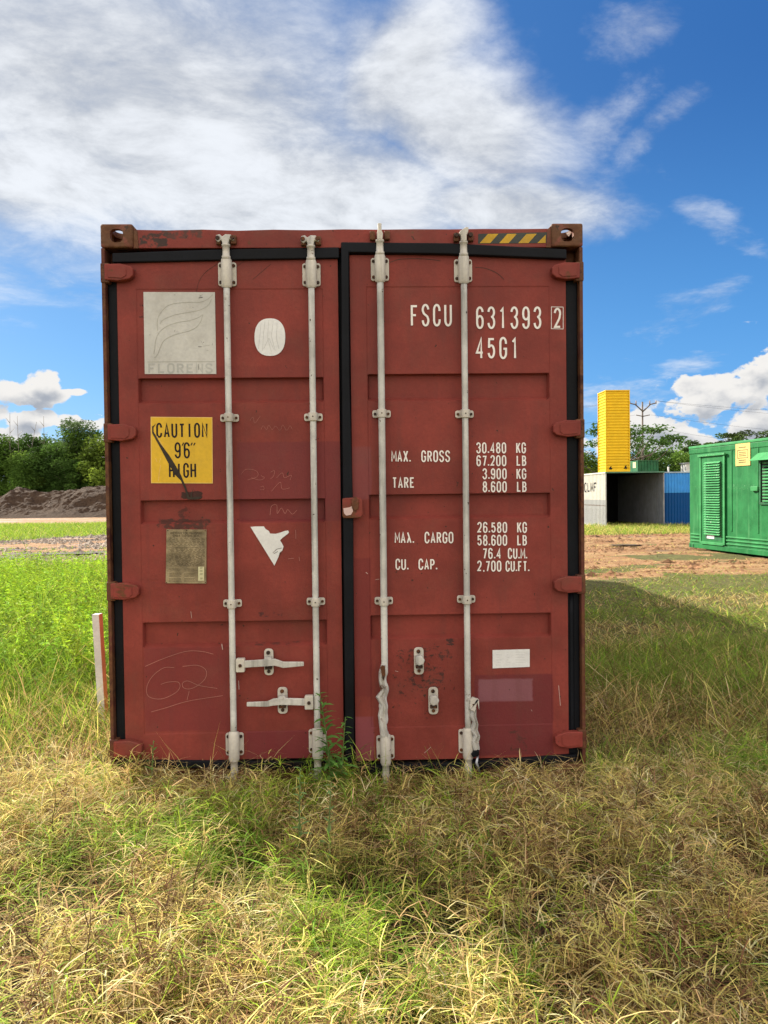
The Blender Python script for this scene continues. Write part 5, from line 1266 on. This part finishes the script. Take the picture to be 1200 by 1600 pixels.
# ================================================================== trees
paint('bark', (.13, .10, .075), var=.3, bumps=.5); paint('bark_pale', (.24, .21, .17), var=.3, bumps=.3)
def tree(name, x, y, h, rad, nleaf, ls, pal, label, group=None, seed=1, flat=.75, base=.12, bark='bark', spread=1.0, ncl=34, feather=False, trunk_vis=.45):
    r = empty(name, (x, y, 0)); tag(r, label, 'tree', group); rn = np.random.default_rng(seed)
    m = MB(); m.tube([(rn.normal(0, .05)*k, rn.normal(0, .05)*k, h*trunk_vis*k/4) for k in range(5)], [.035*h*(1-.13*k) for k in range(5)], 8)
    cl = []
    for k in range(ncl):
        a = k*2.399+rn.uniform(-.4, .4); q = (k+.5)/ncl
        if feather: rr_ = rad*rn.uniform(.35, 1.0); zc = h*(.62+.36*(1-(rr_/rad)**2)*rn.uniform(.55, 1)) + rn.uniform(-.3, .3)*h*.10
        else:
            zc = h*(base+(1-base-.06)*q); env = math.sin(math.pi*min(1, (.20+.72*q)))**.7; rr_ = rad*env*rn.uniform(.35, .92)
        c = np.array([rr_*math.cos(a)*spread, rr_*math.sin(a), zc]); cl.append(c)
        if k % 2 == 0 or feather:
            s0 = np.array([0, 0, h*trunk_vis*rn.uniform(.55, 1.0)]); mid = s0+(c-s0)*.55+np.array([0, 0, -.05*h if feather else .03*h])
            m.tube([tuple(s0), tuple(mid), tuple(c)], [(.007 if feather else .012)*h, (.004 if feather else .007)*h, .002*h], 5)
    m.build('trunk', bark, r)
    cl = np.array(cl); k = rn.integers(0, len(cl), nleaf); cr = rad*(.24 if feather else .40)*rn.uniform(.65, 1.25, len(cl))
    d = rn.normal(size=(nleaf, 3)); d /= np.linalg.norm(d, axis=1)[:, None]; rr_ = rn.uniform(0, 1, nleaf)**.40
    P = cl[k]+d*(rr_*cr[k])[:, None]*np.array([1, 1, flat]); P[:, 2] = np.maximum(P[:, 2], .15)
    a = rn.normal(size=(nleaf, 3)); a[:, 2] *= .5; a /= np.linalg.norm(a, axis=1)[:, None]; b = np.cross(a, rn.normal(size=(nleaf, 3))); b /= np.linalg.norm(b, axis=1)[:, None]
    L = ls*rn.uniform(.6, 1.4, nleaf)[:, None]; Q = np.stack([P-a*L, P+b*L*.45, P+a*L, P-b*L*.45], 1).reshape(-1, 3)
    clus = rn.uniform(.6, 1.4, len(cl)); ci = rn.integers(0, len(pal), len(cl)); c = np.array(pal)[ci[k]]*clus[k][:, None]*rn.uniform(.7, 1.3, (nleaf, 1))
    fast_mesh('crown', Q, [np.arange(nleaf*4).reshape(-1, 4)], 'leaf', r, np.repeat(c, 4, 0)); return r
def copy_tree(o, x, y, rz, sc, label=None):
    c = o.copy(); col.objects.link(c); c.location = (x, y, 0); c.rotation_euler = (0, 0, rz); c.scale = (sc, sc, sc)
    if label: c['label'] = label
    for ch in o.children:
        d = ch.copy(); col.objects.link(d); d.parent = c
    return c
GR1 = [(.08, .15, .025), (.10, .18, .03), (.13, .21, .035)]; GR2 = [(.17, .25, .035), (.13, .20, .03), (.21, .29, .04)]; GR3 = [(.055, .11, .022), (.075, .14, .028)]
LBL = 'dense dark green tree in the wood behind the earth heap'; GRP = 'trees in the wood behind the earth heap'
tA = tree('forest_tree', -41.5, 84, 9.0, 4.0, 15000, .17, GR1, LBL, GRP, 11)
tB = tree('forest_tree', -37.5, 86, 8.8, 4.2, 15000, .17, GR3+GR1[:1], LBL, GRP, 12)
tree('forest_tree', -31.9, 85, 10.6, 3.4, 14000, .15, GR1+[(.08, .12, .05)], 'tallest tree of the wood behind the earth heap, with a loose open top', None, 13, base=.2)
tC = tree('forest_tree', -27.6, 81, 7.9, 3.6, 15000, .16, GR2, 'bright yellow green rounded tree in front of the wood behind the earth heap', None, 14)
copy_tree(tA, -27.0, 88, 2.0, 1.0); copy_tree(tB, -34.6, 83, 4.4, .88); copy_tree(tA, -30.0, 84.5, 3.0, .9); copy_tree(tB, -33.5, 88, 1.0, .95); copy_tree(tA, -23.5, 85, 4.0, .92); copy_tree(tB, -45.5, 87, 3.3, 1.05); copy_tree(tA, -36.6, 81.5, 5.1, .72); copy_tree(tB, -31.2, 80.5, 2.6, .66); copy_tree(tB, -24.3, 80.5, .6, .70); copy_tree(tA, -20, 86, 1.2, .9)
def barepole(x, y, h, lean, label):
    m = MB(); m.tube([(lean*t_*t_*h, 0, h*t_) for t_ in np.linspace(0, 1, 6)], list(np.linspace(.055, .02, 6)), 6)
    for k in range(4): t_ = .6+.1*k; m.tube([(lean*t_*t_*h, 0, h*t_), (lean*t_*t_*h+(-1)**k*.5, .1, h*t_+.6)], [.03, .012], 5)
    o = m.build('dead_tree', 'bark_pale'); o.location = (x, y, 0); tag(o, label, 'tree')
barepole(-39.0, 83, 11.2, .01, 'bare dead trunk sticking up at the left edge above the wood'); barepole(-38.2, 83.5, 10.9, -.01, 'second bare trunk close beside the one at the left edge'); barepole(-37.2, 83, 10.2, .12, 'leaning bare trunk right of the two bare ones at the left edge'); barepole(-35.6, 84, 10.9, .0, 'single bare twiggy trunk above the middle of the wood on the left')
# right hand side
tree('spreading_tree', 17.6, 47, 6.9, 4.0, 2300, .12, [(.05, .10, .02), (.07, .13, .03)], 'spreading feathery tree with open layered branches behind the yellow tower', None, 21, flat=.30, feather=True, bark='bark', ncl=22, trunk_vis=.55)
tree('forest_tree', 15.6, 52, 4.3, 3.0, 11000, .14, GR2, 'bushy green tree low behind the left end of the grey container', None, 22)
tree('forest_tree', 22.9, 58, 5.0, 3.2, 9000, .14, GR3, 'dark bushy tree behind the low green box', None, 23)
tree('forest_tree', 26.2, 60, 4.9, 3.0, 9000, .14, GR1, 'dark green tree between the power pole and the white shed', None, 24)
tree('spreading_tree', 29.2, 61, 6.3, 2.9, 2600, .13, [(.06, .11, .03), (.05, .08, .02)], 'feathery tree above the left corner of the green cabin', None, 25, flat=.35, feather=True, ncl=24, trunk_vis=.55)
tree('spreading_tree', 34.3, 63, 7.6, 3.6, 3300, .13, [(.06, .11, .03), (.05, .08, .02)], 'larger feathery tree above the green cabin roof at the right edge', None, 26, flat=.35, feather=True, ncl=26, trunk_vis=.55)
tree('forest_tree', 31.5, 66, 5.4, 3.4, 9000, .14, GR1, 'dark low tree hidden behind the feathery trees by the green cabin', None, 27)
